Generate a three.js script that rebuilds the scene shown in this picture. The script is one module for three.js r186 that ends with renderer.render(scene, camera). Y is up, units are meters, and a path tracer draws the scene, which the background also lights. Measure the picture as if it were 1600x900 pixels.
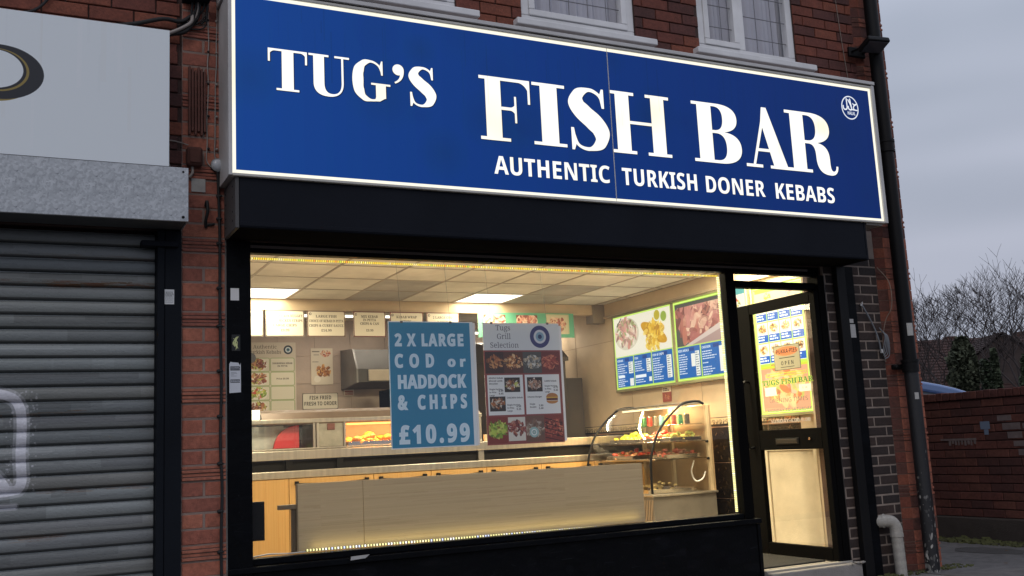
import * as THREE from 'three';
import { mergeGeometries } from 'three/addons/utils/BufferGeometryUtils.js';
import { RoundedBoxGeometry } from 'three/addons/geometries/RoundedBoxGeometry.js';
import { RectAreaLightUniformsLib } from 'three/addons/lights/RectAreaLightUniformsLib.js';

// ------------------------------------------------------------------ camera, sky, sun, exposure
const scene = new THREE.Scene();
const camera = new THREE.PerspectiveCamera(31.947, 16 / 9, 0.05, 600);
{
  const yaw = 0.465482279, pitch = 0.156718362, roll = -0.0498316138;
  const F = new THREE.Vector3(Math.sin(yaw) * Math.cos(pitch), Math.sin(pitch), -Math.cos(yaw) * Math.cos(pitch));
  const R = new THREE.Vector3(Math.cos(yaw), 0, Math.sin(yaw)), U = new THREE.Vector3().crossVectors(R, F);
  camera.position.set(0, 1.1, 5.66);
  camera.up.copy(U.multiplyScalar(Math.cos(roll)).addScaledVector(R, -Math.sin(roll)));
  camera.lookAt(camera.position.clone().add(F));
}
const renderer = new THREE.WebGLRenderer({ antialias: true });
renderer.toneMapping = THREE.LinearToneMapping;
renderer.toneMappingExposure = 1;
renderer.shadowMap.enabled = true;
RectAreaLightUniformsLib.init();

let seed = 7;
const rnd = () => { seed = (seed * 1664525 + 1013904223) >>> 0; return seed / 4294967296; };
const rr = (a, b) => a + (b - a) * rnd();
const pick = (a) => a[Math.floor(rnd() * a.length)];
const reseed = (s) => { seed = s >>> 0; };

// tileable value noise
function lattice(n, s) { reseed(s); const a = new Float32Array(n * n); for (let i = 0; i < n * n; i++) a[i] = rnd(); return a; }
const LAT = lattice(64, 91);
function vn(x, y, per) {
  const xi = Math.floor(x), yi = Math.floor(y), fx = x - xi, fy = y - yi, sx = fx * fx * (3 - 2 * fx), sy = fy * fy * (3 - 2 * fy);
  const g = (i, j) => LAT[((((j % per) + per) % per) % 64) * 64 + ((((i % per) + per) % per) % 64)];
  return (g(xi, yi) * (1 - sx) + g(xi + 1, yi) * sx) * (1 - sy) + (g(xi, yi + 1) * (1 - sx) + g(xi + 1, yi + 1) * sx) * sy;
}
function fbm(u, v, base, oct) { let s = 0, a = 0.5, t = 0; for (let o = 0, p = base; o < oct; o++, p *= 2, a *= 0.55) { s += a * vn(u * p, v * p, p); t += a; } return s / t; }

{ // overcast dusk sky: brighter overhead, low uneven cloud
  const w = 512, h = 256, d = new Float32Array(w * h * 4);
  for (let y = 0; y < h; y++) for (let x = 0; x < w; x++) {
    const el = ((y + 0.5) / h - 0.5) * Math.PI, s = Math.max(0, Math.sin(el)), o = (y * w + x) * 4;
    const n = fbm(x / w, y / h * 2.5, 8, 5) - 0.5, m = fbm(x / w + 0.37, y / h * 5, 16, 4) - 0.5;
    const l = 0.385 * (1 + 1.35 * s) * (1 + 0.42 * n + 0.3 * m), warm = 0.10 * n + 0.05 * m;
    d[o] = l * (0.885 + warm); d[o + 1] = l * (0.955 + warm * 0.3); d[o + 2] = l * 1.155; d[o + 3] = 1;
  }
  const t = new THREE.DataTexture(d, w, h, THREE.RGBAFormat, THREE.FloatType);
  t.mapping = THREE.EquirectangularReflectionMapping; t.magFilter = t.minFilter = THREE.LinearFilter; t.needsUpdate = true;
  scene.background = t; scene.environment = t; scene.backgroundIntensity = 1; scene.environmentIntensity = 1;
}
{
  const sun = new THREE.DirectionalLight(0xfff1e2, 0.5);
  sun.position.set(-6, 16, 14); sun.target.position.set(3, 1, 0); sun.castShadow = true; sun.shadow.radius = 40;
  Object.assign(sun.shadow.camera, { left: -14, right: 14, top: 14, bottom: -14, near: 1, far: 60 });
  scene.add(sun, sun.target);
}

// ------------------------------------------------------------------ naming and building helpers
const taken = {};
const numbered = (n) => { const k = taken[n] = (taken[n] ?? -1) + 1; return k ? `${n}_${String(k).padStart(3, '0')}` : n; };
function thing(name, label, category, base = [0, 0, 0], group) {
  const g = new THREE.Group(); g.name = numbered(name); g.position.set(...base); g.base = base;
  g.userData = { label, category }; if (group) g.userData.group = group;
  scene.add(g); return g;
}
function structure(name, base = [0, 0, 0]) { const g = new THREE.Group(); g.name = numbered(name); g.position.set(...base); g.base = base; g.userData = { kind: 'structure' }; scene.add(g); return g; }
// geometry is written in world metres; a part is moved into its thing's axes
function part(name, geo, mat, parent, label) {
  if (Array.isArray(geo)) geo = join(geo);
  const b = parent.base; if (b[0] || b[1] || b[2]) geo.translate(-b[0], -b[1], -b[2]);
  const m = new THREE.Mesh(geo, mat); m.name = name; m.base = b; m.castShadow = m.receiveShadow = true;
  if (label) m.userData.label = label;
  parent.add(m); return m;
}
function single(name, geo, mat, label, category, group) {      // a thing that is one mesh
  if (Array.isArray(geo)) geo = join(geo);
  geo.computeBoundingBox(); const c = geo.boundingBox, b = [(c.min.x + c.max.x) / 2, c.min.y, (c.min.z + c.max.z) / 2];
  geo.translate(-b[0], -b[1], -b[2]);
  const m = new THREE.Mesh(geo, mat); m.name = numbered(name); m.position.set(...b); m.base = b; m.castShadow = m.receiveShadow = true;
  m.userData = { label, category }; if (group) m.userData.group = group; scene.add(m); return m;
}
function join(list) {
  const keep = list.map((g) => { g = g.index ? g.toNonIndexed() : g; for (const k of Object.keys(g.attributes)) if (!['position', 'normal', 'uv'].includes(k)) g.deleteAttribute(k); return g; });
  return keep.length === 1 ? keep[0] : mergeGeometries(keep);
}
// axis-aligned box, uv in metres
function bx(x0, x1, y0, y1, z0, z1) {
  const g = new THREE.BoxGeometry(x1 - x0, y1 - y0, z1 - z0); g.translate((x0 + x1) / 2, (y0 + y1) / 2, (z0 + z1) / 2); return metreUV(g);
}
function metreUV(g) {
  if (g.index) g = g.toNonIndexed();
  const p = g.attributes.position, n = g.attributes.normal, uv = new Float32Array(p.count * 2);
  for (let i = 0; i < p.count; i++) {
    const a = Math.abs(n.getX(i)), b = Math.abs(n.getY(i)), c = Math.abs(n.getZ(i)), x = p.getX(i), y = p.getY(i), z = p.getZ(i);
    if (c >= a && c >= b) { uv[2 * i] = x; uv[2 * i + 1] = y; } else if (a >= b) { uv[2 * i] = z; uv[2 * i + 1] = y; } else { uv[2 * i] = x; uv[2 * i + 1] = z; }
  }
  g.setAttribute('uv', new THREE.BufferAttribute(uv, 2)); return g;
}
function rbx(x0, x1, y0, y1, z0, z1, r = 0.006, s = 2) {
  const w = x1 - x0, h = y1 - y0, d = z1 - z0, g = new RoundedBoxGeometry(w, h, d, s, Math.min(r, w / 2.01, h / 2.01, d / 2.01)); g.translate((x0 + x1) / 2, (y0 + y1) / 2, (z0 + z1) / 2); return metreUV(g);
}
const v3 = (p) => new THREE.Vector3(...p);
function tube(pts, r, seg = 24, rad = 8) { return new THREE.TubeGeometry(new THREE.CatmullRomCurve3(pts.map(v3), false, 'centripetal'), seg, r, rad, false).toNonIndexed(); }
function rod(a, b, r, rad = 10, r2 = r) {
  const A = v3(a), B = v3(b), d = B.clone().sub(A), g = new THREE.CylinderGeometry(r2, r, d.length(), rad);
  g.applyQuaternion(new THREE.Quaternion().setFromUnitVectors(new THREE.Vector3(0, 1, 0), d.normalize())); g.translate(...A.add(B).multiplyScalar(0.5).toArray()); return g.toNonIndexed();
}
function ball(c, r, s = [1, 1, 1], w = 10, h = 7) { const g = new THREE.SphereGeometry(r, w, h); g.scale(...s); g.translate(...c); return g.toNonIndexed(); }
// polygon extruded along an axis. 'x': points are (z,y); 'y': points are (x,z); 'z': points are (x,y)
function prism(pts, axis, a0, a1, closed = true) {
  const P = (p, a) => axis === 'x' ? [a, p[1], p[0]] : axis === 'y' ? [p[0], a, p[1]] : [p[0], p[1], a];
  const pos = [], uv = []; let run = 0;
  const n = pts.length, quads = closed ? n : n - 1, flat = pts.map((p) => new THREE.Vector2(...p));
  for (let i = 0; i < quads; i++) {
    const p = pts[i], q = pts[(i + 1) % n], l = Math.hypot(q[0] - p[0], q[1] - p[1]);
    const A = P(p, a0), B = P(q, a0), C = P(q, a1), D = P(p, a1);
    pos.push(...A, ...B, ...C, ...A, ...C, ...D); const u0 = run, u1 = run + l; run = u1;
    uv.push(a0, u0, a0, u1, a1, u1, a0, u0, a1, u1, a1, u0);
  }
  if (closed) for (const t of THREE.ShapeUtils.triangulateShape(flat, [])) for (const [a, o] of [[a0, [0, 1, 2]], [a1, [0, 2, 1]]]) for (const k of o) { const p = pts[t[k]]; pos.push(...P(p, a)); uv.push(p[0], p[1]); }
  const g = new THREE.BufferGeometry(); g.setAttribute('position', new THREE.Float32BufferAttribute(pos, 3)); g.setAttribute('uv', new THREE.Float32BufferAttribute(uv, 2)); g.computeVertexNormals(); return g;
}
// a flat sheet with its own print: local x to the right of who looks at its face
function sheet(w, h, t = 0.002) { return new THREE.BoxGeometry(w, h, t); }
function hang(name, w, h, t, mat, c, facing, label, category, group) {
  const m = new THREE.Mesh(sheet(w, h, t), mat); m.name = numbered(name); m.position.set(...c); m.rotation.y = facing === '-x' ? -Math.PI / 2 : 0; m.castShadow = m.receiveShadow = true;
  m.base = c; m.userData = { label, category }; if (group) m.userData.group = group; scene.add(m); return m;
}
function areaLight(c, w, h, color, intensity, toward) {
  const l = new THREE.RectAreaLight(color, intensity, w, h); l.position.set(...c); l.lookAt(c[0] + toward[0], c[1] + toward[1], c[2] + toward[2]); scene.add(l); return l;
}

// ------------------------------------------------------------------ textures and materials
function grey(size, f, rep) {
  const d = new Uint8Array(size * size * 4);
  for (let y = 0; y < size; y++) for (let x = 0; x < size; x++) { const c = f(x / size, y / size), o = (y * size + x) * 4; for (let k = 0; k < 3; k++) d[o + k] = Math.max(0, Math.min(255, 255 * (c.length ? c[k] : c))); d[o + 3] = 255; }
  const t = new THREE.DataTexture(d, size, size); t.wrapS = t.wrapT = THREE.RepeatWrapping; t.magFilter = THREE.LinearFilter; t.minFilter = THREE.LinearMipmapLinearFilter; if (rep) t.repeat.set(...rep); t.needsUpdate = true; return t;
}
const rep = (t, a, b) => { const c = t.clone(); c.repeat.set(a, b); c.needsUpdate = true; return c; };
function canvas(w, h, draw, clear) {
  const c = document.createElement('canvas'); c.width = w; c.height = h; const x = c.getContext('2d'); draw(x, w, h);
  const t = new THREE.CanvasTexture(c); t.colorSpace = THREE.SRGBColorSpace; t.anisotropy = 8; return t;
}
const srgb = (t) => { const c = t.clone(); c.colorSpace = THREE.SRGBColorSpace; c.needsUpdate = true; return c; };
const N = {
  fine: grey(256, (u, v) => fbm(u, v, 32, 3)),
  mix: grey(512, (u, v) => 0.25 + 0.75 * (0.55 * fbm(u, v, 4, 6) + 0.45 * fbm(u, v + 0.3, 32, 2))),
  blotch: grey(512, (u, v) => { const a = fbm(u, v, 3, 6); return 0.55 + 0.55 * a; }),
  brush: grey(256, (u, v) => 0.72 + 0.34 * fbm(u, v * 0.02, 32, 3) * (0.8 + 0.4 * fbm(u, v, 8, 3))),
};
const lin = (r, g, b) => new THREE.Color().setRGB(r, g, b);
function mat(c, rough = 0.7, o = {}) { return new THREE.MeshStandardMaterial({ color: Array.isArray(c) ? lin(...c) : c, roughness: rough, ...o }); }
const worn = (c, rough, s = 1.3, bump = 0.001, o = {}) => mat(c, rough, { map: rep(N.blotch, s, s), bumpMap: rep(N.fine, s * 3, s * 3), bumpScale: bump, ...o });
const glow = (c, i, o = {}) => new THREE.MeshStandardMaterial({ color: lin(0.6, 0.6, 0.58), emissive: lin(...c), emissiveIntensity: i, roughness: 0.5, ...o });
const glass = (o = {}) => new THREE.MeshPhysicalMaterial({ color: 0xffffff, roughness: 0, transmission: 1, thickness: 0, ior: 1.5, ...o });
const M = {
  blackPaint: new THREE.MeshPhysicalMaterial({ color: lin(0.0045, 0.0055, 0.0075), roughness: 0.6, specularIntensity: 0.16, map: rep(N.blotch, 0.9, 0.9), bumpMap: rep(N.fine, 3, 3), bumpScale: 0.0006 }),
  blackBox: new THREE.MeshPhysicalMaterial({ color: lin(0.010, 0.012, 0.018), roughness: 0.6, specularIntensity: 0.18, map: rep(N.blotch, 0.7, 0.7), bumpMap: rep(N.fine, 2, 2), bumpScale: 0.0006 }),
  blackMetal: new THREE.MeshPhysicalMaterial({ color: lin(0.006, 0.006, 0.0068), roughness: 0.5, specularIntensity: 0.35, bumpMap: rep(N.fine, 3, 3), bumpScale: 0.0004 }),
  doorPaint: new THREE.MeshPhysicalMaterial({ color: lin(0.0045, 0.0045, 0.0047), roughness: 0.65, specularIntensity: 0.06, map: rep(N.blotch, 1.1, 1.1), bumpMap: rep(N.fine, 3, 3), bumpScale: 0.0006 }),
  slate: new THREE.MeshPhysicalMaterial({ color: lin(0.0085, 0.011, 0.016), roughness: 0.6, specularIntensity: 0.2, map: rep(N.blotch, 0.8, 0.8), bumpMap: rep(N.fine, 3, 3), bumpScale: 0.0006 }),
  steel: mat([0.5, 0.46, 0.40], 0.32, { metalness: 0.9, map: rep(N.brush, 2, 2), bumpMap: rep(N.brush, 3, 3), bumpScale: 0.0003 }),
  steelDull: worn([0.26, 0.235, 0.2], 0.45, 2, 0.0006, { metalness: 0.55 }),
  hood: worn([0.2, 0.145, 0.11], 0.42, 1.6, 0.0006, { metalness: 0.35 }),
  upvc: worn([0.82, 0.82, 0.83], 0.4, 0.9, 0.0003),
  mortar: worn([0.31, 0.225, 0.19], 0.95, 3, 0.004),
  mortarPale: worn([0.33, 0.265, 0.225], 0.95, 3, 0.004),
  mortarOld: worn([0.075, 0.042, 0.036], 0.95, 3, 0.004),
  plaster: worn([0.58, 0.455, 0.31], 0.65, 0.6, 0.0006),
  plasterPink: worn([0.54, 0.43, 0.36], 0.55, 0.6, 0.0006),
  ceiling: worn([0.80, 0.76, 0.68], 0.85, 1.1, 0.0012),
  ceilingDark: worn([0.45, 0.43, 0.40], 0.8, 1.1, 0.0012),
  grid: mat([0.30, 0.26, 0.21], 0.5),
  white: mat([0.7, 0.7, 0.7], 0.6),
  cable: mat([0.007, 0.007, 0.008], 0.7), cableGrey: mat([0.26, 0.23, 0.21], 0.6), cableWhite: mat([0.5, 0.5, 0.5], 0.6),
  pane: glass(), chrome: mat([0.6, 0.58, 0.55], 0.2, { metalness: 1 }), red: mat([0.42, 0.025, 0.03], 0.35), rust: worn([0.10, 0.035, 0.025], 0.9, 4, 0.003),
  concrete: worn([0.30, 0.285, 0.275], 0.9, 2, 0.004),
};
{ // road splash, scuffs and dried runs on black paint
  const scuff = canvas(1024, 512, (x, w, h) => { x.fillStyle = '#17191d'; x.fillRect(0, 0, w, h); reseed(640); for (let i = 0; i < 420; i++) { x.fillStyle = pick(['#2a2c30', '#0c0d10', '#34343a', '#202125']); x.globalAlpha = rr(0.05, 0.35); x.beginPath(); x.ellipse(rr(0, w), rr(0, h), rr(4, 60), rr(2, 16), rr(-0.3, 0.3), 0, 7); x.fill(); } for (let i = 0; i < 150; i++) { x.strokeStyle = pick(['#6b6c70', '#4a4b50', '#8a8a8c']); x.globalAlpha = rr(0.1, 0.45); x.lineWidth = rr(0.5, 1.6); const X = rr(0, w), Y = rr(0, h); x.beginPath(); x.moveTo(X, Y); x.lineTo(X + rr(-60, 60), Y + rr(-8, 8)); x.stroke(); } for (let i = 0; i < 500; i++) { x.fillStyle = '#6d6b68'; x.globalAlpha = rr(0.1, 0.5); x.fillRect(rr(0, w), rr(0, h), rr(1, 3), rr(1, 3)); } x.globalAlpha = 1; });
  scuff.wrapS = scuff.wrapT = THREE.RepeatWrapping; for (const [k, a, b] of [['blackPaint', 0.5, 0.9]]) { const m = scuff.clone(); m.repeat.set(a, b); m.needsUpdate = true; M[k].map = m; M[k].color = lin(0.26, 0.28, 0.32); M[k].roughnessMap = rep(N.mix, 1.5, 1.5); M[k].roughness = 0.75; }
}
const brickSet = (list, rough = 0.85, s = 3) => list.map((c, i) => { const m = rep(N.mix, s, s); m.offset.set(i * 0.37, i * 0.61); return mat(c, rough, { map: m, bumpMap: rep(N.fine, 9, 9), bumpScale: 0.0025 }); });
const BR = {
  pier: brickSet([[0.55, 0.185, 0.115], [0.51, 0.168, 0.106], [0.47, 0.152, 0.10], [0.57, 0.20, 0.124], [0.42, 0.14, 0.095]], 0.85, 2),
  upper: brickSet([[0.27, 0.075, 0.045], [0.22, 0.062, 0.042], [0.31, 0.09, 0.05], [0.15, 0.05, 0.04], [0.25, 0.07, 0.045], [0.12, 0.045, 0.038]]),
  dark: brickSet([[0.058, 0.037, 0.032], [0.047, 0.031, 0.028], [0.07, 0.043, 0.036], [0.040, 0.029, 0.028]]),
  corner: brickSet([[0.50, 0.165, 0.10], [0.43, 0.14, 0.087], [0.46, 0.15, 0.092], [0.17, 0.062, 0.046]], 0.85, 2.2),
  bound: brickSet([[0.17, 0.054, 0.042], [0.145, 0.048, 0.039], [0.19, 0.062, 0.046], [0.115, 0.042, 0.036], [0.205, 0.072, 0.052]], 0.9, 1.5),
  cream: brickSet([[0.56, 0.48, 0.37], [0.52, 0.44, 0.34]], 0.5),
};

// ------------------------------------------------------------------ masonry
const brickShapes = new Map();
function brickShape(w, h, d, k) {               // front face at z = d, chamfered; k picks a variant of uv
  const key = [Math.round(w * 250), Math.round(h * 500), Math.round(d * 500), k].join();
  if (brickShapes.has(key)) return brickShapes.get(key);
  w = Math.round(w * 250) / 250; const c = 0.0035, pos = [], uv = [], ou = k * 0.313, ov = k * 0.177;
  const R = (i, z) => [[i, i, z], [w - i, i, z], [w - i, h - i, z], [i, h - i, z]], a = R(0, 0), b = R(0, d - c), f = R(c, d);
  const q = (A, B, C, D) => { for (const p of [A, B, C, A, C, D]) { pos.push(p[0] - w / 2, p[1] - h / 2, p[2]); uv.push(p[0] + ou + p[2], p[1] + ov); } };
  q(...f); for (let i = 0; i < 4; i++) { const j = (i + 1) % 4; q(b[i], b[j], f[j], f[i]); q(a[i], a[j], b[j], b[i]); }
  const g = new THREE.BufferGeometry(); g.setAttribute('position', new THREE.Float32BufferAttribute(pos, 3)); g.setAttribute('uv', new THREE.Float32BufferAttribute(uv, 2)); g.computeVertexNormals();
  brickShapes.set(key, g); return g;
}
// lays courses on the plane z (facing +z) or x (facing -x, where u runs along +z)
function lay(parent, o) {
  const { u0, u1, y0, course, len, mats, at, facing = 'z', joint = 0.010, depth = 0.012, holes = [], skip = () => false, rows, shift = 0.5, pickMat } = o;
  const b = parent.base;
  for (let r = 0; r < rows; r++) {
    if (skip(r)) continue;
    const ya = y0 + r * course, yb = ya + course - joint, off = ((r * shift) % 1) * len + (o.start ?? 0);
    let u = u0 - len + off - Math.floor(off / len) * len;
    for (let k = 0; u < u1; u += len, k++) {
      let spans = [[Math.max(u, u0), Math.min(u + len - joint, u1)]];
      for (const H of holes) if (yb > H[2] + 0.01 && ya < H[3] - 0.01) spans = spans.flatMap(([s, e]) => e <= H[0] || s >= H[1] ? [[s, e]] : [[s, Math.min(e, H[0])], [Math.max(s, H[1]), e]]);
      for (const [s, e] of spans) {
        if (e - s < 0.025) continue;
        const g = brickShape(e - s, yb - ya, depth, Math.floor(rnd() * 4)), m = new THREE.Mesh(g, pickMat ? pickMat(r, k) : pick(mats)), c = (s + e) / 2, out = rr(-0.0012, 0.0012);
        m.name = 'brick'; m.castShadow = m.receiveShadow = true;
        if (facing === 'z') m.position.set(c - b[0], (ya + yb) / 2 - b[1], at + out - b[2]); else { m.position.set(at - out - b[0], (ya + yb) / 2 - b[1], c - b[2]); m.rotation.y = -Math.PI / 2; }
        m.rotation.z = facing === 'z' ? rr(-0.004, 0.004) : 0; m.base = b; parent.add(m);
      }
    }
  }
}

// ------------------------------------------------------------------ ground
{
  const asphalt = new THREE.MeshStandardMaterial({ color: lin(0.075, 0.072, 0.072), roughness: 0.92, map: rep(N.blotch, 0.35, 0.35), bumpMap: rep(N.fine, 12, 12), bumpScale: 0.006 });
  const paving = worn([0.20, 0.19, 0.185], 0.9, 1.2, 0.005), alley = mat([0.215, 0.205, 0.205], 0.9, { map: rep(N.mix, 0.55, 0.55), bumpMap: rep(N.fine, 6, 6), bumpScale: 0.012 });
  const g = structure('ground'); part('earth', bx(-400, 400, -0.4, -0.1, -400, 400), asphalt, g);
  const p = structure('pavement'); part('paving', bx(-12, 6.0, -0.1, 0.045, -0.2, 2.6), paving, p);
  const a = structure('alley'); part('surface', bx(6.0, 8.02, -0.1, 0.05, -16, 2.6), alley, a);
  reseed(310); const edge = [[7.929, -9]]; for (let z = -9; z <= 2.2; z += 0.08) edge.push([7.72 + 0.09 * (fbm(z / 8 + 2, 0.3, 16, 3) - 0.5) * 2 + rr(-0.012, 0.012), z]); edge.push([7.929, 2.2]);
  part('dirt_verge', prism(edge, 'y', 0.045, 0.056), worn([0.062, 0.055, 0.036], 1, 3, 0.012), a);
  { const s = []; reseed(312); for (let k = 0; k < 22; k++) { const q = k / 22 * 6.283; s.push([7.35 + Math.cos(q) * rr(0.16, 0.22), -0.35 + Math.sin(q) * rr(0.26, 0.36)]); } part('patch', prism(s, 'y', 0.046, 0.0545), worn([0.09, 0.085, 0.085], 0.95, 3, 0.01), a); }
  const y = structure('yard_ground'); part('surface', bx(8.06, 40, -0.1, 0.15, -40, 6), asphalt, y);
}
{ // moss and weeds along the foot of the boundary wall
  reseed(311); const list = [];
  for (let i = 0; i < 2600; i++) {
    const z = rr(-5, 1.3), x = 7.95 - Math.pow(rnd(), 1.5) * 0.27, s = rr(0.008, 0.03) * (z > -1.1 && z < -0.7 ? 1.6 : 1);
    const g = new THREE.TetrahedronGeometry(s, 0); g.scale(1, rr(0.4, 1.5), 1); g.rotateY(rnd() * 6); g.translate(x, 0.052, z); list.push(metreUV(g));
  }
  for (let i = 0; i < 260; i++) { const z = rr(0.02, 0.2), x = rr(5.55, 6.5), g = new THREE.TetrahedronGeometry(rr(0.006, 0.02), 0); g.rotateY(rnd() * 6); g.translate(x, 0.052, z); list.push(metreUV(g)); }
  const m = single('moss', list, mat([0.07, 0.075, 0.028], 1), 'low green moss and weeds growing along the foot of the boundary wall', 'moss'); m.userData.kind = 'stuff';
}

{ // dead leaves blown along the alley
  reseed(313); const list = []; for (let i = 0; i < 90; i++) { const g = new THREE.CircleGeometry(rr(0.008, 0.022), 5); g.scale(1, 0.6, 1); g.rotateX(-Math.PI / 2 + rr(-0.3, 0.3)); g.rotateY(rnd() * 6); const e = Math.pow(rnd(), 2); g.translate(rnd() < 0.6 ? 7.9 - e * 0.9 : rr(6.2, 7.9), 0.062, rr(-4, 1)); list.push(g.toNonIndexed()); }
  const m = single('fallen_leaves', list, mat([0.10, 0.06, 0.03], 0.9, { side: THREE.DoubleSide }), 'dead brown leaves scattered over the alley', 'leaves'); m.userData.kind = 'stuff';
}

// ------------------------------------------------------------------ the terrace: core, upper bricks, windows
{
  const t = thing('terrace_building', 'red brick upper storey of the shop terrace with white framed leaded windows', 'building', [1.5, 0, -3]);
  const W = [[1.61, 2.51], [2.99, 3.89], [4.45, 5.37]], wy0 = 3.89, wy1 = 4.95, core = [];
  core.push(bx(-5, 0.69, -0.1, 2.62, -7, -0.06), bx(0.69, 0.9, -0.1, 2.62, -7, 0.03), bx(-5, 0.69, 2.36, 2.62, -0.06, 0.03), bx(5.88, 6.32, -0.1, 2.62, -7, 0.03), bx(5.42, 5.88, -0.1, 2.62, -0.16, 0.03), bx(0.9, 5.88, -0.1, 2.62, -7, -5.6), bx(0.9, 5.42, 2.32, 2.62, -0.14, 0.03));
  core.push(bx(-5, 6.32, 2.62, 7, -7, -0.12), bx(-5, 6.32, 2.62, wy0, -0.12, 0.05), bx(-5, 6.32, wy1, 7, -0.12, 0.05));
  let x = -5; for (const [a, b] of [...W, [6.32, 7]]) { core.push(bx(x, a, wy0, wy1, -0.12, 0.05)); x = b; }
  part('wall', core, M.mortarOld, t);
  part('roof', prism([[0.5, 6.9], [-3.4, 9.4], [-7.3, 6.9]], 'x', -5.2, 6.5), worn([0.07, 0.05, 0.045], 0.9, 2, 0.01), t);
  reseed(5);
  lay(t, { u0: 0.96, u1: 6.02, y0: 3.585, course: 0.0815, len: 0.232, rows: 12, mats: BR.upper, at: 0.05, joint: 0.0075, depth: 0.012, start: 0.1, holes: [...W.map(([a, b]) => [a - 0.004, b + 0.004, wy0 - 0.05, wy1])] });
  lay(t, { u0: -0.6, u1: 0.8, y0: 3.35, course: 0.0815, len: 0.232, rows: 5, mats: BR.upper.slice(0, 3), at: 0.05, joint: 0.0075, depth: 0.012 });
  { // the courses above and to the left of the frame, joined
    const l = [], c = 0.0815; for (let r = 0; r < 42; r++) for (let k = 0; k < 50; k++) { const y = 3.35 + r * c, x0 = -5 + k * 0.232 + (r % 2) * 0.116, x1 = Math.min(x0 + 0.2245, 6.0); if (y > 6.9 || x1 - x0 < 0.05) continue; const seen = (y > 3.57 && y < 4.57 && x1 > 0.94) || (y < 3.75 && x1 > -0.62) || x0 > 5.95; if (seen || (y < 4.97 && W.some(([p, q]) => x1 > p - 0.02 && x0 < q + 0.02))) continue; l.push(bx(x0, x1, y, y + c - 0.0075, 0.051, 0.062)); }
    part('brickwork', l, BR.upper[0], t).userData.kind = 'stuff';
  }
  // windows
  const lead = mat([0.15, 0.15, 0.16], 0.5, { metalness: 0.3 }), cloth = new THREE.MeshPhysicalMaterial({ color: lin(0.46, 0.46, 0.52), roughness: 0.95, side: THREE.DoubleSide });
  W.forEach(([a, b], i) => {
    const fr = [rbx(a, b, wy0 + 0.005, wy0 + 0.065, -0.02, 0.045), rbx(a, a + 0.06, wy0 + 0.066, wy1, -0.02, 0.044), rbx(b - 0.06, b, wy0 + 0.066, wy1, -0.02, 0.044)];
    const panes = i === 2 ? [[a + 0.06, 4.83], [4.89, b - 0.06]] : [[a + 0.06, b - 0.06]];
    if (i === 2) fr.push(rbx(4.83, 4.89, wy0 + 0.066, wy1, -0.02, 0.043));
    const w = part('window', fr, M.upvc, t);
    panes.forEach(([p, q], k) => {
      const sash = i === 2 && k === 1 ? 0.001 : 0.045, s0 = p + sash, s1 = q - sash, y0 = wy0 + 0.066 + sash;
      if (sash > 0.01) part('sash', [rbx(p, q, wy0 + 0.067, y0, -0.01, 0.055), rbx(p, s0, y0 + 0.001, wy1, -0.01, 0.054), rbx(s1, q, y0 + 0.001, wy1, -0.01, 0.054)], M.upvc, w);
      const g = new THREE.PlaneGeometry(s1 - s0, wy1 - y0).toNonIndexed(); g.translate((s0 + s1) / 2, (wy1 + y0) / 2, 0.02); part('pane', g, M.pane, w);
      const L = []; for (let y = y0 + 0.11; y < wy1; y += 0.17) L.push(bx(s0, s1, y, y + 0.006, 0.0205, 0.0235)); for (let u = s0 + 0.13; u < s1 - 0.05; u += 0.15) L.push(bx(u, u + 0.005, y0, wy1, 0.0205, 0.0225));
      part('lead_strip', L, lead, w);
    });
    const pts = []; for (let k = 0; k <= 90; k++) { const u = k / 90; pts.push([a + 0.01 + (b - a - 0.02) * u, -0.065 + 0.014 * Math.sin(u * 47 + i) + 0.010 * Math.sin(u * 83 + 1)]); }
    part('curtain', prism(pts, 'y', wy0, wy1, false), cloth, w);
    part('window_sill', rbx(a - 0.07, b + 0.14, wy0 - 0.042, wy0 + 0.004, 0.01, 0.125, 0.008), M.upvc, t);
  });
}

// ------------------------------------------------------------------ piers
const bandTile = (x0, x1, y, z) => [0, 1, 2, 3].map((k) => rbx(x0, x1, y + k * 0.0195, y + k * 0.0195 + 0.0155, z - 0.01, z + (k % 2 ? 0.014 : 0.02), 0.003, 1));
{
  const t = thing('brick_pier', 'narrow red brick pier with grooved bands between the closed shutter and the fish bar', 'pier', [0.93, 0, 0.03]);
  part('mortar', bx(0.812, 1.044, 0, 3.9, 0.028, 0.0592), M.mortar, t);
  reseed(21);
  const C = 0.0823, y0 = 0.594 - 8 * C + 0.0411, band = (r) => (r + 200 - 7) % 5 === 0;
  lay(t, { u0: 0.814, u1: 1.043, y0: 0.02, course: C, len: 0.239, rows: 46, mats: BR.pier, at: 0.05, joint: 0.0105, depth: 0.012, skip: (r) => r % 5 === 2, start: 0.0 });
  const bt = BR.pier.slice(2);
  for (let r = 2; r < 46; r += 5) part('band_tile', bandTile(0.8145, 1.0425, 0.02 + r * C, 0.05), pick(bt), t);
  lay(t, { u0: 0.56, u1: 0.812, y0: 2.65, course: C, len: 0.239, rows: 9, mats: BR.upper, at: 0.05, joint: 0.009, depth: 0.012 });
  // fluted terracotta block high on the pier
  const fl = []; for (let k = 0; k < 6; k++) fl.push(rbx(0.845 + k * 0.0165, 0.857 + k * 0.0165, 2.90 + (k % 2) * 0.02, 3.30 - (k % 3) * 0.01, 0.055, 0.085, 0.005, 2));
  part('fluted_block', fl, worn([0.16, 0.065, 0.05], 0.9, 3, 0.003), t);
}
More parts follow.
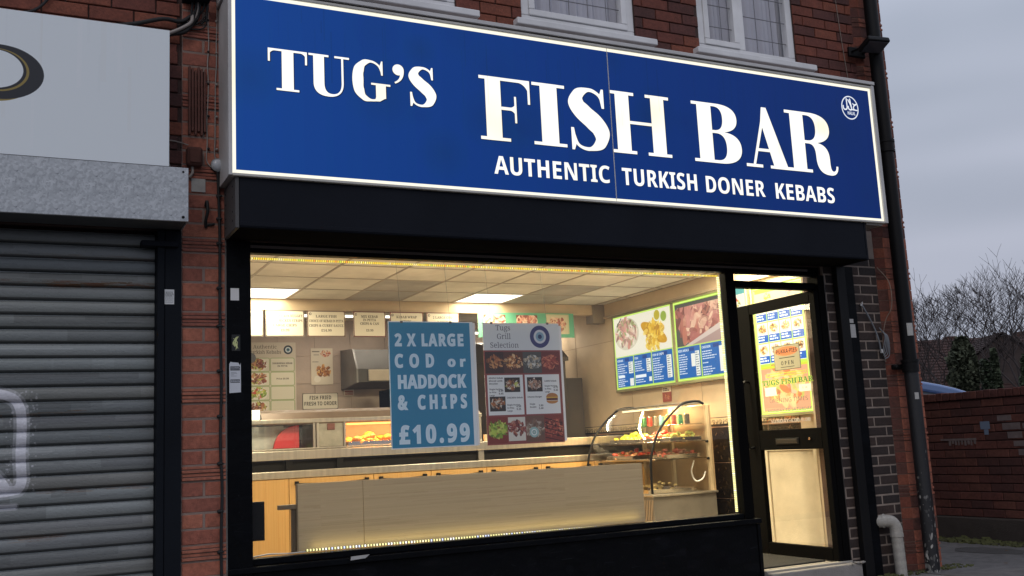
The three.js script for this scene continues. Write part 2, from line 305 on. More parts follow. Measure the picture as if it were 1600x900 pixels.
{
  const t = thing('brick_pier', 'dark brown brick pier with pale mortar beside the shop door', 'pier', [5.7, 0.03, 0.03]);
  part('mortar', bx(5.421, 5.962, 0, 2.62, 0.028, 0.0555), M.mortarPale, t);
  reseed(33);
  lay(t, { u0: 5.424, u1: 5.96, y0: 0.052, course: 0.0715, len: 0.232, rows: 33, mats: BR.dark, at: 0.05, joint: 0.013, depth: 0.0105, start: 0.018 });
}
{
  const t = thing('brick_pier', 'orange red corner pier with grooved bands behind the black drainpipe', 'pier', [6.1, 0.03, 0.03]);
  const squint = (d) => [[5.966, 0.03], [5.966, 0.054 - d], [6.036, 0.088 - d], [6.036, 0.03]], face = (d) => [[6.0375, 0.03], [6.0375, 0.0885 - d], [6.042, 0.091 - d], [6.286 - d, 0.091 - d], [6.29 - d, 0.086 - d], [6.29 - d, 0.03]];
  const M2 = worn([0.2, 0.12, 0.095], 0.95, 3, 0.003); part('mortar', [prism(squint(0.004), 'y', 0, 4.9), prism(face(0.004), 'y', 0, 4.9)], M2, t);
  reseed(44); const C = 0.0823;
  for (let r = 0; r < 59; r++) {
    const y = 0.02 + r * C; if (r % 5 === 2) { for (let k = 0; k < 4; k++) for (const f of [squint, face]) part('band_tile', prism(f(k % 2 ? 0.003 : -0.003), 'y', y + k * 0.0195, y + k * 0.0195 + 0.0155), f === face ? BR.corner[1] : BR.corner[3], t); continue; }
    const dark = r === 4 || r === 6 || r === 19 || r === 22;
    part('brick', prism(squint(rr(-0.0006, 0.0008)), 'y', y, y + C - 0.007), y > 2.5 ? BR.upper[(r * 3) % 6] : rnd() < 0.4 ? BR.corner[3] : BR.upper[r % 3], t);
    part('brick', prism(face(rr(-0.0006, 0.0008)), 'y', y, y + C - 0.007), y > 2.5 ? BR.upper[r % 4] : dark ? BR.corner[3] : pick(BR.corner.slice(0, 3)), t);
  }
}

// ------------------------------------------------------------------ the lit fascia sign
function spine(x, pts, ws) {                  // a stroke of changing width along a smooth line
  const c = new THREE.CatmullRomCurve3(pts.map((p) => new THREE.Vector3(p[0], p[1], 0))), n = 160, L = [], R = [];
  for (let i = 0; i <= n; i++) {
    const t = i / n, p = c.getPoint(t), d = c.getTangent(t), f = t * (ws.length - 1), k = Math.min(ws.length - 2, Math.floor(f)), s = f - k, e = s * s * (3 - 2 * s), w = (ws[k] * (1 - e) + ws[k + 1] * e) / 2;
    L.push([p.x - d.y * w, p.y + d.x * w]); R.push([p.x + d.y * w, p.y - d.x * w]);
  }
  x.beginPath(); L.concat(R.reverse()).forEach((p, i) => i ? x.lineTo(...p) : x.moveTo(...p)); x.closePath(); x.fill();
}
const poly = (x, ...p) => { x.beginPath(); p.forEach((q, i) => i ? x.lineTo(...q) : x.moveTo(...q)); x.closePath(); x.fill(); };
const rec = (x, a, b, c, d) => x.fillRect(a, c, b - a, d - c);
const wedge = (x, ax, ay, bx_, by, cx, cy) => { x.beginPath(); x.moveTo(ax, ay); x.lineTo(bx_, by); x.quadraticCurveTo(ax, ay, cx, cy); x.closePath(); x.fill(); };
const H = 0.05;
const GLYPH = {        // [natural width, drawing] in cap heights, y up
  T: [0.86, (x) => { rec(x, 0.01, 0.85, 1 - H, 1); rec(x, 0.30, 0.56, 0, 1); rec(x, 0.18, 0.68, 0, H); wedge(x, 0, 1, 0.25, 1 - H, 0, 0.68); rec(x, 0, 0.045, 0.68, 1); wedge(x, 0.86, 1, 0.61, 1 - H, 0.86, 0.68); rec(x, 0.815, 0.86, 0.68, 1); }],
  F: [0.86, (x) => { rec(x, 0.1, 0.36, 0, 1); rec(x, 0, 0.5, 0, H); rec(x, 0, 0.84, 1 - H, 1); wedge(x, 0.86, 1, 0.55, 1 - H, 0.86, 0.62); rec(x, 0.82, 0.86, 0.62, 1); rec(x, 0.36, 0.6, 0.49, 0.49 + H); wedge(x, 0.62, 0.515, 0.46, 0.54, 0.62, 0.72); wedge(x, 0.62, 0.515, 0.46, 0.49, 0.62, 0.30); rec(x, 0.585, 0.62, 0.30, 0.72); }],
  I: [0.5, (x) => { rec(x, 0.12, 0.38, 0, 1); rec(x, 0, 0.5, 0, H); rec(x, 0, 0.5, 1 - H, 1); }],
  H: [1.14, (x) => { rec(x, 0.1, 0.36, 0, 1); rec(x, 0.78, 1.04, 0, 1); for (const s of [0, 0.68]) { rec(x, s, s + 0.46, 0, H); rec(x, s, s + 0.46, 1 - H, 1); } rec(x, 0.36, 0.78, 0.485, 0.485 + H); }],
  U: [0.98, (x) => { rec(x, 0, 0.48, 1 - H, 1); rec(x, 0.62, 0.98, 1 - H, 1); x.beginPath(); x.moveTo(0.11, 1); x.lineTo(0.11, 0.3); x.bezierCurveTo(0.11, 0.05, 0.28, -0.02, 0.47, -0.02); x.bezierCurveTo(0.72, -0.02, 0.835, 0.12, 0.835, 0.34); x.lineTo(0.835, 1); x.lineTo(0.785, 1); x.lineTo(0.785, 0.34); x.bezierCurveTo(0.785, 0.14, 0.70, 0.05, 0.56, 0.05); x.bezierCurveTo(0.43, 0.05, 0.37, 0.14, 0.37, 0.3); x.lineTo(0.37, 1); x.closePath(); x.fill(); }],
  B: [0.92, (x) => { x.beginPath(); x.moveTo(0, 0); x.lineTo(0.5, 0); x.bezierCurveTo(0.78, 0, 0.92, 0.1, 0.92, 0.27); x.bezierCurveTo(0.92, 0.43, 0.8, 0.52, 0.6, 0.53); x.bezierCurveTo(0.78, 0.56, 0.86, 0.64, 0.86, 0.76); x.bezierCurveTo(0.86, 0.92, 0.72, 1, 0.46, 1); x.lineTo(0, 1); x.lineTo(0, 1 - H); x.lineTo(0.1, 1 - H); x.lineTo(0.1, H); x.lineTo(0, H); x.closePath();
    x.moveTo(0.37, H); x.lineTo(0.37, 0.5); x.lineTo(0.44, 0.5); x.bezierCurveTo(0.57, 0.5, 0.63, 0.42, 0.63, 0.27); x.bezierCurveTo(0.63, 0.12, 0.57, H, 0.45, H); x.closePath();
    x.moveTo(0.37, 0.5 + H); x.lineTo(0.37, 1 - H); x.lineTo(0.42, 1 - H); x.bezierCurveTo(0.53, 1 - H, 0.58, 0.88, 0.58, 0.76); x.bezierCurveTo(0.58, 0.62, 0.53, 0.5 + H, 0.42, 0.5 + H); x.closePath(); x.fill('evenodd'); }],
  R: [1.02, (x) => { x.beginPath(); x.moveTo(0, 0); x.lineTo(0.48, 0); x.lineTo(0.48, H); x.lineTo(0.37, H); x.lineTo(0.37, 0.48); x.lineTo(0.44, 0.48); x.bezierCurveTo(0.55, 0.48, 0.58, 0.4, 0.58, 0.27); x.bezierCurveTo(0.58, 0.06, 0.68, -0.02, 0.86, -0.02); x.bezierCurveTo(0.97, -0.02, 1.02, 0.05, 1.02, 0.14); x.lineTo(0.98, 0.14); x.bezierCurveTo(0.98, 0.08, 0.95, 0.05, 0.92, 0.05); x.bezierCurveTo(0.86, 0.05, 0.86, 0.14, 0.86, 0.25); x.bezierCurveTo(0.86, 0.42, 0.76, 0.49, 0.62, 0.505); x.bezierCurveTo(0.8, 0.53, 0.9, 0.62, 0.9, 0.74); x.bezierCurveTo(0.9, 0.92, 0.74, 1, 0.48, 1); x.lineTo(0, 1); x.lineTo(0, 1 - H); x.lineTo(0.1, 1 - H); x.lineTo(0.1, H); x.lineTo(0, H); x.closePath();
    x.moveTo(0.37, 0.48 + H); x.lineTo(0.37, 1 - H); x.lineTo(0.43, 1 - H); x.bezierCurveTo(0.55, 1 - H, 0.61, 0.88, 0.61, 0.74); x.bezierCurveTo(0.61, 0.6, 0.55, 0.48 + H, 0.43, 0.48 + H); x.closePath(); x.fill('evenodd'); }],
  A: [0.98, (x) => { poly(x, [0.13, 0], [0.18, 0], [0.46, 0.9], [0.46, 1.0], [0.42, 0.98]); poly(x, [0.40, 1.02], [0.50, 1.02], [0.89, 0], [0.59, 0], [0.36, 0.78]); rec(x, 0.25, 0.66, 0.27, 0.27 + H); rec(x, 0, 0.34, 0, H); rec(x, 0.5, 0.98, 0, H); }],
  S: [0.64, (x) => { spine(x, [[0.56, 0.78], [0.5, 0.915], [0.35, 0.985], [0.17, 0.90], [0.135, 0.74], [0.24, 0.60], [0.40, 0.46], [0.51, 0.31], [0.49, 0.12], [0.31, 0.01], [0.14, 0.06], [0.06, 0.26]], [0.04, 0.05, 0.06, 0.17, 0.26, 0.29, 0.30, 0.27, 0.18, 0.06, 0.045, 0.04]); poly(x, [0.58, 1.02], [0.545, 1.02], [0.505, 0.9], [0.54, 0.7], [0.58, 0.7]); poly(x, [0.03, -0.02], [0.07, -0.02], [0.11, 0.1], [0.075, 0.34], [0.03, 0.34]); }],
  G: [1.0, (x) => { spine(x, [[0.76, 0.74], [0.68, 0.9], [0.50, 0.985], [0.30, 0.93], [0.17, 0.74], [0.145, 0.5], [0.17, 0.25], [0.30, 0.06], [0.50, 0.01], [0.66, 0.05], [0.72, 0.12]], [0.045, 0.05, 0.055, 0.15, 0.26, 0.285, 0.26, 0.15, 0.055, 0.05, 0.05]); poly(x, [0.79, 1.02], [0.755, 1.02], [0.71, 0.9], [0.745, 0.66], [0.79, 0.66]); rec(x, 0.60, 0.86, 0.08, 0.42); rec(x, 0.48, 0.98, 0.40, 0.40 + H); poly(x, [0.60, 0.1], [0.86, 0.1], [0.70, 0.0], [0.56, -0.01]); }],
  "'": [0.3, (x) => { x.beginPath(); x.arc(0.14, 0.86, 0.14, 0, 7); x.fill(); x.beginPath(); x.moveTo(0.28, 0.86); x.quadraticCurveTo(0.29, 0.60, 0.06, 0.5); x.lineTo(0.04, 0.54); x.quadraticCurveTo(0.2, 0.62, 0.18, 0.78); x.closePath(); x.fill(); }],
};
function glyph(x, ch, x0, x1, y0, y1) { const [w, f] = GLYPH[ch]; x.save(); x.translate(x0, y0); x.scale((x1 - x0) / w, y1 - y0); f(x); x.restore(); }
function words(x, s, x0, x1, y, cap, font = 'bold 100px sans-serif') { x.save(); x.translate(x0, y); x.font = font; x.textBaseline = 'alphabetic'; x.textAlign = 'left'; const w = x.measureText(s).width; x.scale((x1 - x0) / w, -cap / 71.4); x.fillText(s, 0, 0); x.restore(); }
const SIGN = { x0: 1.022, xm: 3.433, x1: 5.765, y0: 2.612, y1: 3.645 };
function signPrint(xa, xb) {
  const w = 2048, h = Math.round(w * (SIGN.y1 - SIGN.y0) / (xb - xa));
  return canvas(w, h, (x) => {
    const s = w / (xb - xa); x.setTransform(s, 0, 0, -s, -xa * s, SIGN.y1 * s);
    x.fillStyle = '#fbf6e2'; rec(x, SIGN.x0, SIGN.x1, SIGN.y0, SIGN.y1);
    const g = x.createLinearGradient(1, 0, 5.8, 0); g.addColorStop(0, '#0e3a80'); g.addColorStop(0.45, '#082d6e'); g.addColorStop(1, '#04225d'); x.fillStyle = g; rec(x, 1.045, 5.742, 2.634, 3.622);
    const letters = [['T', 1.221, 1.44, 3.105, 3.345], ['U', 1.449, 1.685, 3.105, 3.345], ['G', 1.701, 1.935, 3.105, 3.345], ["'", 1.946, 2.021, 3.105, 3.345], ['S', 2.043, 2.215, 3.105, 3.345],
      ['F', 2.498, 2.845, 2.942, 3.347], ['I', 2.861, 3.095, 2.942, 3.347], ['S', 3.116, 3.412, 2.942, 3.347], ['H', 3.43, 3.894, 2.942, 3.36], ['B', 4.08, 4.486, 2.938, 3.362], ['A', 4.518, 4.934, 2.938, 3.372], ['R', 4.897, 5.365, 2.938, 3.387]];
    const tag = [['AUTHENTIC', 2.576, 3.400, 2.733], ['TURKISH', 3.485, 4.092, 2.730], ['DONER', 4.14, 4.66, 2.727], ['KEBABS', 4.74, 5.305, 2.722]];
    for (const pass of [0, 1]) {             // a thin dark edge round each applied letter, then the letter
      x.fillStyle = pass ? '#fffdf3' : '#0a1b3e'; const d = pass ? 0 : 0.0045;
      for (const l of letters) { if (pass) glyph(x, ...l); else for (const [p, q] of [[d, -d], [d, 0], [-0.002, -d]]) glyph(x, l[0], l[1] + p, l[2] + p, l[3] + q, l[4] + q); }
      for (const t of tag) words(x, t[0], t[1] + d * 0.7, t[2] + d * 0.7, t[3] - d * 0.7, 0.112);
    }
    x.globalCompositeOperation = 'multiply'; reseed(650);        // uneven tubes behind the acrylic, faint dirt runs
    for (let i = 0; i < 30; i++) { const X = rr(1.05, 5.7), Y = rr(2.65, 3.6), r = rr(0.08, 0.3), q = x.createRadialGradient(X, Y, 0, X, Y, r); q.addColorStop(0, pick(['#fbf5ea', '#fdf9f2', '#f6f7f6'])); q.addColorStop(1, '#ffffff'); x.fillStyle = q; x.fillRect(X - r, Y - r, r * 2, r * 2); }
    for (let i = 0; i < 60; i++) { x.fillStyle = pick(['#f7f6f2', '#f2f1ed', '#faf9f6']); const X = rr(1.05, 5.7), L = rr(0.05, 0.5); x.fillRect(X, 3.62 - L - rr(0, 0.15), rr(0.002, 0.008), L); }
    x.globalCompositeOperation = 'source-over';
    // round emblem: a ring, three Arabic words' strokes, small capitals
    x.strokeStyle = x.fillStyle = '#dfe4ea'; x.lineWidth = 0.009; x.beginPath(); x.ellipse(5.543, 3.47, 0.080, 0.087, 0, 0, 7); x.stroke();
    x.lineCap = 'round'; x.lineJoin = 'round'; x.lineWidth = 0.011;
    const st = (...p) => { x.beginPath(); p.forEach((q, i) => i ? (q.length > 2 ? x.quadraticCurveTo(q[2], q[3], q[0], q[1]) : x.lineTo(...q)) : x.moveTo(...q)); x.stroke(); };
    x.lineWidth = 0.011; st([5.514, 3.537], [5.516, 3.478], [5.492, 3.452, 5.516, 3.452], [5.477, 3.480, 5.474, 3.456]); st([5.548, 3.537], [5.560, 3.466], [5.536, 3.456, 5.556, 3.448], [5.528, 3.478, 5.524, 3.464]); st([5.530, 3.530], [5.560, 3.466, 5.552, 3.500]);
    x.lineWidth = 0.0095; st([5.576, 3.505], [5.590, 3.497, 5.582, 3.495], [5.607, 3.503]); st([5.606, 3.500], [5.578, 3.474, 5.582, 3.492], [5.612, 3.456, 5.580, 3.452], [5.556, 3.458]);
    words(x, 'HALAL', 5.513, 5.592, 3.415, 0.026);
  });
}
{
  const t = thing('shop_sign', 'long blue illuminated fascia sign with white lettering and a white border', 'sign', [3.4, 2.6, 0.2]);
  const alu = worn([0.62, 0.61, 0.60], 0.45, 1, 0.0004, { metalness: 0.15 }), cream = worn([0.62, 0.6, 0.55], 0.4, 1, 0.0003);
  part('cabinet', [bx(1.012, 5.788, 2.61, 3.66, 0.062, 0.36)], alu, t);
  part('frame', rbx(1.004, 1.024, 2.6, 3.668, 0.34, 0.388, 0.004), alu, t); part('frame', rbx(5.766, 5.796, 2.6, 3.668, 0.34, 0.388, 0.004), alu, t);
  part('frame', rbx(1.025, 5.765, 2.598, 2.614, 0.34, 0.387, 0.004), cream, t); part('frame', rbx(1.025, 5.765, 3.643, 3.66, 0.34, 0.387, 0.004), cream, t);
  part('top_ledge', rbx(1.0, 5.8, 3.669, 3.695, 0.055, 0.395, 0.004), alu, t);
  for (const [a, b] of [[SIGN.x0, SIGN.xm - 0.002], [SIGN.xm + 0.002, SIGN.x1]]) {
    const print = signPrint(a, b), g = new THREE.PlaneGeometry(b - a, SIGN.y1 - SIGN.y0).toNonIndexed(); g.translate((a + b) / 2, (SIGN.y0 + SIGN.y1) / 2, 0.374);
    part('sign_panel', g, new THREE.MeshPhysicalMaterial({ specularIntensity: 0.3, color: lin(0.10, 0.10, 0.10), map: print, emissive: lin(1, 1, 1), emissiveMap: print, emissiveIntensity: 1.14, roughness: 0.42 }), t);
  }
  part('panel_joint', bx(SIGN.xm - 0.003, SIGN.xm + 0.003, 2.634, 3.622, 0.372, 0.376), worn([0.6, 0.6, 0.6], 0.5), t);
  areaLight([3.4, 3.12, 0.40], 4.6, 1.0, new THREE.Color(0.95, 0.97, 1.0), 0.10, [0, 0, 1]);
}
// black shutter housing under the sign
{
  const t = thing('shutter_housing', 'long black box housing of the raised shutter under the blue sign', 'shutter box', [3.3, 2.32, 0.2]);
  part('cover', [rbx(1.062, 5.56, 2.322, 2.597, 0.065, 0.368, 0.006), rbx(1.062, 5.56, 2.33, 2.352, 0.365, 0.371, 0.002, 1)], M.blackBox, t);
  part('underside', bx(1.062, 5.56, 2.3185, 2.3215, 0.067, 0.366), new THREE.MeshLambertMaterial({ color: lin(0.006, 0.006, 0.007) }), t);
  part('end_plate', rbx(1.040, 1.0605, 2.318, 2.6, 0.062, 0.370, 0.003), worn([0.075, 0.072, 0.072], 0.6, 2, 0.001), t, 'greyish worn end plate');
  part('end_plate', rbx(5.5615, 5.578, 2.318, 2.6, 0.062, 0.369, 0.003), M.blackBox, t);
  for (const y of [2.37, 2.42, 2.5, 2.56]) for (const z of [0.11, 0.3]) part('rivet', ball([1.04, y, z], 0.006, [0.5, 1, 1], 6, 5), M.blackMetal, t);
  part('bracket', [bx(5.60, 5.76, 2.585, 2.598, 0.07, 0.36)], mat([0.35, 0.33, 0.3], 0.5, { metalness: 0.5 }), t);
}

// ------------------------------------------------------------------ neighbour: white fascia, galvanised housing, grey shutter
{
  const t = thing('shop_sign', 'plain pale grey fascia panel with a dark and gold ring logo at its left', 'sign', [-1.2, 2.65, 0.2]);
  const print = canvas(2048, 512, (x, w, h) => {
    const s = w / 3.02; x.setTransform(s, 0, 0, -s, 2.307 * s, 3.398 * s);
    x.fillStyle = '#dde4e8'; rec(x, -3, 1, 2.5, 3.5);
    reseed(33); for (let i = 0; i < 70; i++) { x.fillStyle = pick(['rgba(90,88,84,0.012)', 'rgba(120,110,95,0.018)', 'rgba(250,250,250,0.05)']); const L = rr(0.05, 0.6); x.fillRect(rr(-2.2, 0.7), rr(0, 1) < 0.6 ? 3.4 - L : rr(2.65, 3.2), rr(0.003, 0.03), L); }
    const el = (c, cx, cy, rx, ry) => { x.fillStyle = c; x.beginPath(); x.ellipse(cx, cy, rx, ry, 0, 0, 7); x.fill(); };
    el('#8d7a3c', -0.115, 3.047, 0.185, 0.136); el('#dde4e8', -0.135, 3.052, 0.18, 0.128); el('#191c24', -0.095, 3.065, 0.203, 0.142); el('#8d7a3c', -0.105, 3.074, 0.146, 0.112); el('#191c24', -0.112, 3.076, 0.140, 0.106); el('#dde4e8', -0.121, 3.079, 0.135, 0.101); 
  });
  const g = new THREE.PlaneGeometry(3.02, 0.753).toNonIndexed(); g.translate(-0.797, 3.0215, 0.302);
  part('panel', g, new THREE.MeshStandardMaterial({ map: print, roughness: 0.45, bumpMap: rep(N.blotch, 1, 1), bumpScale: 0.0006 }), t);
  part('backing', rbx(-2.307, 0.712, 2.645, 3.397, 0.07, 0.2995, 0.004), worn([0.5, 0.5, 0.51], 0.5), t);
}
const spangle = (() => {
  reseed(77); const n = 420, P = []; for (let i = 0; i < n; i++) P.push([rnd(), rnd(), rr(0.62, 1), rr(0.6, 2.4), rnd() * 3]);
  return grey(256, (u, v) => { let b = 9, c = 0.8; const du = 0.02 * (fbm(u, v, 24, 2) - 0.5), dv = 0.02 * (fbm(u + 0.4, v, 24, 2) - 0.5); for (const p of P) { let dx = Math.abs(u + du - p[0]), dy = Math.abs(v + dv - p[1]); if (dx > 0.5) dx = 1 - dx; if (dy > 0.5) dy = 1 - dy; const ca = Math.cos(p[4]), sa = Math.sin(p[4]), d = Math.hypot(dx * ca + dy * sa, (dy * ca - dx * sa) * p[3]); if (d < b) { b = d; c = p[2]; } } return 0.12 + c * (0.62 + 0.3 * fbm(u, v, 6, 4)); });
})();
{
  const galv = mat([0.55, 0.575, 0.60], 0.5, { metalness: 0.35, map: rep(spangle, 5.5, 5.5), roughnessMap: rep(spangle, 5.5, 5.5) });
  const t = thing('shutter_housing', 'mottled galvanised steel shutter housing under the pale grey fascia', 'shutter box', [-1.2, 2.35, 0.2]);
  part('cover', rbx(-2.4, 0.812, 2.352, 2.6435, 0.285, 0.301, 0.003), galv, t);
  part('end_plate', rbx(0.805, 0.8125, 2.353, 2.642, 0.06, 0.284, 0.002, 1), galv, t);
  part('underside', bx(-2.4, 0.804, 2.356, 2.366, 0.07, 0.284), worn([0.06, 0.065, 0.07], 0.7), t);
  part('bolt', [ball([0.785, 2.375, 0.302], 0.008, [1, 1, 0.5]), ball([0.785, 2.62, 0.302], 0.006, [1, 1, 0.5])], M.blackMetal, t);
  part('top_plate', bx(-2.4, 0.804, 2.634, 2.641, 0.07, 0.284), galv, t);
}
{
  const t = thing('roller_shutter', 'closed grey slatted roller shutter with a white graffiti loop at its left', 'roller shutter', [-0.9, 0, 0.02]);
  const print = canvas(1536, 1536, (x, w, h) => {           // uv: 2.4 m square from (-1.7, 0)
    const s = w / 2.4; x.fillStyle = '#8d9292'; x.fillRect(0, 0, w, h); reseed(412);
    for (let i = 0; i < 2600; i++) { const l = rr(60, 170); x.fillStyle = `rgba(${l},${l + 4},${l + 8},${rr(0.05, 0.22)})`; x.fillRect(rr(-60, w), rr(0, h), rr(4, 140), rr(1, 4)); }
    for (let i = 0; i < 14000; i++) { const l = rr(50, 215); x.fillStyle = `rgba(${l},${l + 3},${l + 4},${rr(0.05, 0.28)})`; x.fillRect(rr(0, w), rr(0, h), rr(1, 5), rr(1, 3)); }
    for (let k = 0; k < 31; k++) { const Y = h - (0.03 + k * 0.0745) * s; x.fillStyle = `rgba(235,240,242,${rr(0.03, 0.16)})`; x.fillRect(rr(0, 700), Y - 0.05 * s, rr(300, 900), 5); x.fillStyle = `rgba(${pick(['30,28,26', '58,46,34', '24,26,30'])},${rr(0.05, 0.28)})`; x.fillRect(0, Y - 0.068 * s, w, 0.068 * s); x.fillStyle = 'rgba(15,15,15,0.35)'; x.fillRect(0, Y - 0.012 * s, w, 0.012 * s); }
    const rust = (X, Y, L, a) => { for (let i = 0; i < 60; i++) { x.fillStyle = `rgba(${rr(90, 125)},${rr(60, 76)},${rr(40, 52)},${a * rnd()})`; x.fillRect((X + 1.7 + rr(0, L)) * s, h - (Y + rr(-0.014, 0.014)) * s, rr(6, 60), rr(1, 5)); } };
    rust(0.17, 2.06, 0.5, 0.55); rust(-1.2, 2.06, 1.5, 0.3); rust(-0.6, 1.385, 0.9, 0.3); rust(0.12, 2.055, 0.3, 0.5); rust(-0.2, 2.2, 0.9, 0.2); rust(0.1, 1.0, 0.5, 0.2); rust(0.0, 0.77, 0.2, 0.2); rust(-1.4, 1.75, 1.6, 0.08);
    for (let k = 0; k < 31; k++) { x.fillStyle = `rgba(20,20,22,${rr(0, 0.16)})`; for (let i = 0; i < 3; i++) x.fillRect(rr(-100, w), h - (0.1 + k * 0.0745) * s, rr(100, 700), rr(12, 44)); }
    x.setTransform(s, 0, 0, -s, 1.7 * s, h); x.lineCap = 'round'; x.lineJoin = 'round';
    for (const [c, lw, a] of [['rgba(205,205,215,0.35)', 0.075, 1], ['rgba(220,220,228,0.74)', 0.046, 1]]) {
      x.strokeStyle = c; x.lineWidth = lw; for (let i = 0; i < 130; i++) { x.fillStyle = 'rgba(222,222,230,' + rr(0.1, 0.5) + ')'; x.beginPath(); x.arc(0.05 + rr(-0.07, 0.07), rr(1.0, 1.5), rr(0.0015, 0.006), 0, 7); x.fill(); } x.beginPath(); x.moveTo(-0.62, 1.30); x.bezierCurveTo(-0.5, 1.58, -0.1, 1.52, 0.0, 1.47); x.bezierCurveTo(0.055, 1.44, 0.055, 1.36, 0.05, 1.22); x.bezierCurveTo(0.046, 1.1, 0.075, 1.05, 0.04, 1.012); x.bezierCurveTo(-0.06, 0.99, -0.2, 1.0, -0.3, 1.06); x.stroke();
      x.beginPath(); x.moveTo(-0.3, 1.22); x.quadraticCurveTo(-0.1, 1.16, -0.02, 1.03); x.stroke(); x.beginPath(); x.moveTo(-0.10, 0.93); x.lineTo(0.03, 0.93); x.lineWidth = lw * 0.5; x.stroke();
    }
  });
  const m = new THREE.MeshStandardMaterial({ map: print, roughness: 0.5, metalness: 0.3, bumpMap: rep(N.fine, 6, 10), bumpScale: 0.0012 });
  for (let k = 0; k < 31; k++) {
    const y = 0.03 + k * 0.0745, prof = [[-0.012, y + 0.001], [0.0, y + 0.0065]];
    for (let i = 0; i <= 8; i++) { const u = i / 8; prof.push([0.001 + 0.0095 * Math.pow(Math.sin(Math.PI * u), 0.45), y + 0.007 + u * 0.061]); }
    prof.push([-0.012, y + 0.0695], [-0.014, y + 0.0745], [-0.014, y + 0.001]);
    const g = prism(prof, 'x', -1.7, 0.686); const p = g.attributes.position, uv = g.attributes.uv; for (let i = 0; i < p.count; i++) uv.setXY(i, (p.getX(i) + 1.7) / 2.4, p.getY(i) / 2.4);
    part('slat', g, m, t);
  }
  part('bottom_rail', rbx(-1.7, 0.686, -0.02, 0.028, -0.005, 0.03, 0.004), M.slate, t);
}
{
  const t = thing('shutter_guide', 'tall dark slate upright post at the right edge of the grey shutter', 'shutter guide', [0.745, 0, 0.08]);
  part('channel', [rbx(0.684, 0.722, 0, 2.35, 0.03, 0.088, 0.004), bx(0.68, 0.806, 0, 2.35, 0.0, 0.03)], M.slate, t);
  part('cover_plate', rbx(0.7235, 0.8095, 0, 2.35, 0.03, 0.082, 0.004), M.slate, t);
  part('drop_lip', rbx(0.60, 0.79, 2.255, 2.285, 0.03, 0.11, 0.004), M.blackBox, t);
}
hang('sticker', 0.058, 0.08, 0.0014, new THREE.MeshStandardMaterial({ roughness: 0.6, map: canvas(128, 176, (x, w, h) => { x.fillStyle = '#c9ccce'; x.fillRect(0, 0, w, h); x.fillStyle = '#4a4e53'; reseed(9); for (let r = 0; r < 9; r++) for (let u = 14; u < 108;) { const l = rr(4, 16); x.fillRect(u, 32 + r * 13, l, r < 4 ? 8 : 4); u += l + 4; } x.fillRect(12, 20, 104, 3); x.fillRect(12, 152, 104, 3); }) }), [0.742, 1.985, 0.0835], '+z', 'small white printed sticker on the slate post beside the grey shutter', 'sticker');

// ------------------------------------------------------------------ shop front: posts, window, stall riser, step, door
{
  const t = thing('display_window', 'black framed shop window with a wide glass pane and a low black panel under it', 'shop window', [2.9, 0, 0]);
  part('post', rbx(1.052, 1.186, -0.02, 2.318, -0.03, 0.05, 0.004), M.blackPaint, t);
  part('edge_trim', bx(1.0445, 1.0515, 0, 2.318, 0.03, 0.053), worn([0.17, 0.16, 0.15], 0.6), t);
  part('post', rbx(4.527, 4.602, 0.537, 2.252, -0.04, 0.03, 0.004), M.doorPaint, t);
  part('window_frame', rbx(1.187, 4.526, 2.257, 2.315, -0.04, 0.02, 0.004), M.blackPaint, t); part('window_frame', rbx(1.187, 4.526, 0.537, 0.572, -0.06, 0.022, 0.004), M.blackPaint, t);
  part('head_rail', bx(1.187, 5.30, 2.285, 2.300, 0.021, 0.03), worn([0.16, 0.13, 0.12], 0.4, 1, 0.0005, { metalness: 0.5 }), t);
  part('window_sill', [rbx(1.052, 4.628, 0.503, 0.536, -0.06, 0.078, 0.005)], M.blackPaint, t);
  part('stall_riser', [rbx(1.187, 4.60, -0.03, 0.502, -0.03, 0.052, 0.004)], M.blackPaint, t);
  part('riser_edge', [rbx(4.601, 4.628, -0.03, 0.501, -0.03, 0.06, 0.004)], M.blackPaint, t);
  const g = new THREE.PlaneGeometry(3.35, 1.69).toNonIndexed(); g.translate(2.857, 1.413, 0.0); part('pane', g, M.pane, t);
  // over the door
  part('transom', rbx(4.603, 5.355, 2.148, 2.198, -0.04, 0.028, 0.004), M.doorPaint, t);
  part('door_head', rbx(4.527, 5.412, 2.254, 2.316, -0.04, 0.0205, 0.004), M.doorPaint, t);
  const f = new THREE.PlaneGeometry(0.755, 0.056).toNonIndexed(); f.translate(4.979, 2.226, 0.0); part('fanlight_pane', f, M.pane, t);
  part('door_jamb', [rbx(5.357, 5.416, 0.176, 2.253, -0.05, 0.06, 0.004)], M.doorPaint, t);
  part('door_jamb', [rbx(4.603, 4.618, 0.537, 2.147, -0.04, 0.02, 0.003), rbx(4.603, 4.616, 0.176, 0.50, -0.2, -0.031, 0.003)], M.doorPaint, t);
  part('jamb_strip', bx(5.4165, 5.4215, 0.1, 2.25, 0.02, 0.064), worn([0.10, 0.09, 0.085], 0.4, 1, 0.0003, { metalness: 0.6 }), t);
}
{
  const t = thing('shutter_guide', 'tall black upright shutter guide on the dark brick pier by the door', 'shutter guide', [5.6, 0, 0.09]);
  part('channel', rbx(5.50, 5.585, 0.0, 2.318, 0.066, 0.115, 0.004), M.blackMetal, t);
  part('cover_plate', rbx(5.586, 5.672, 0.0, 2.318, 0.066, 0.108, 0.004), M.blackPaint, t);
}
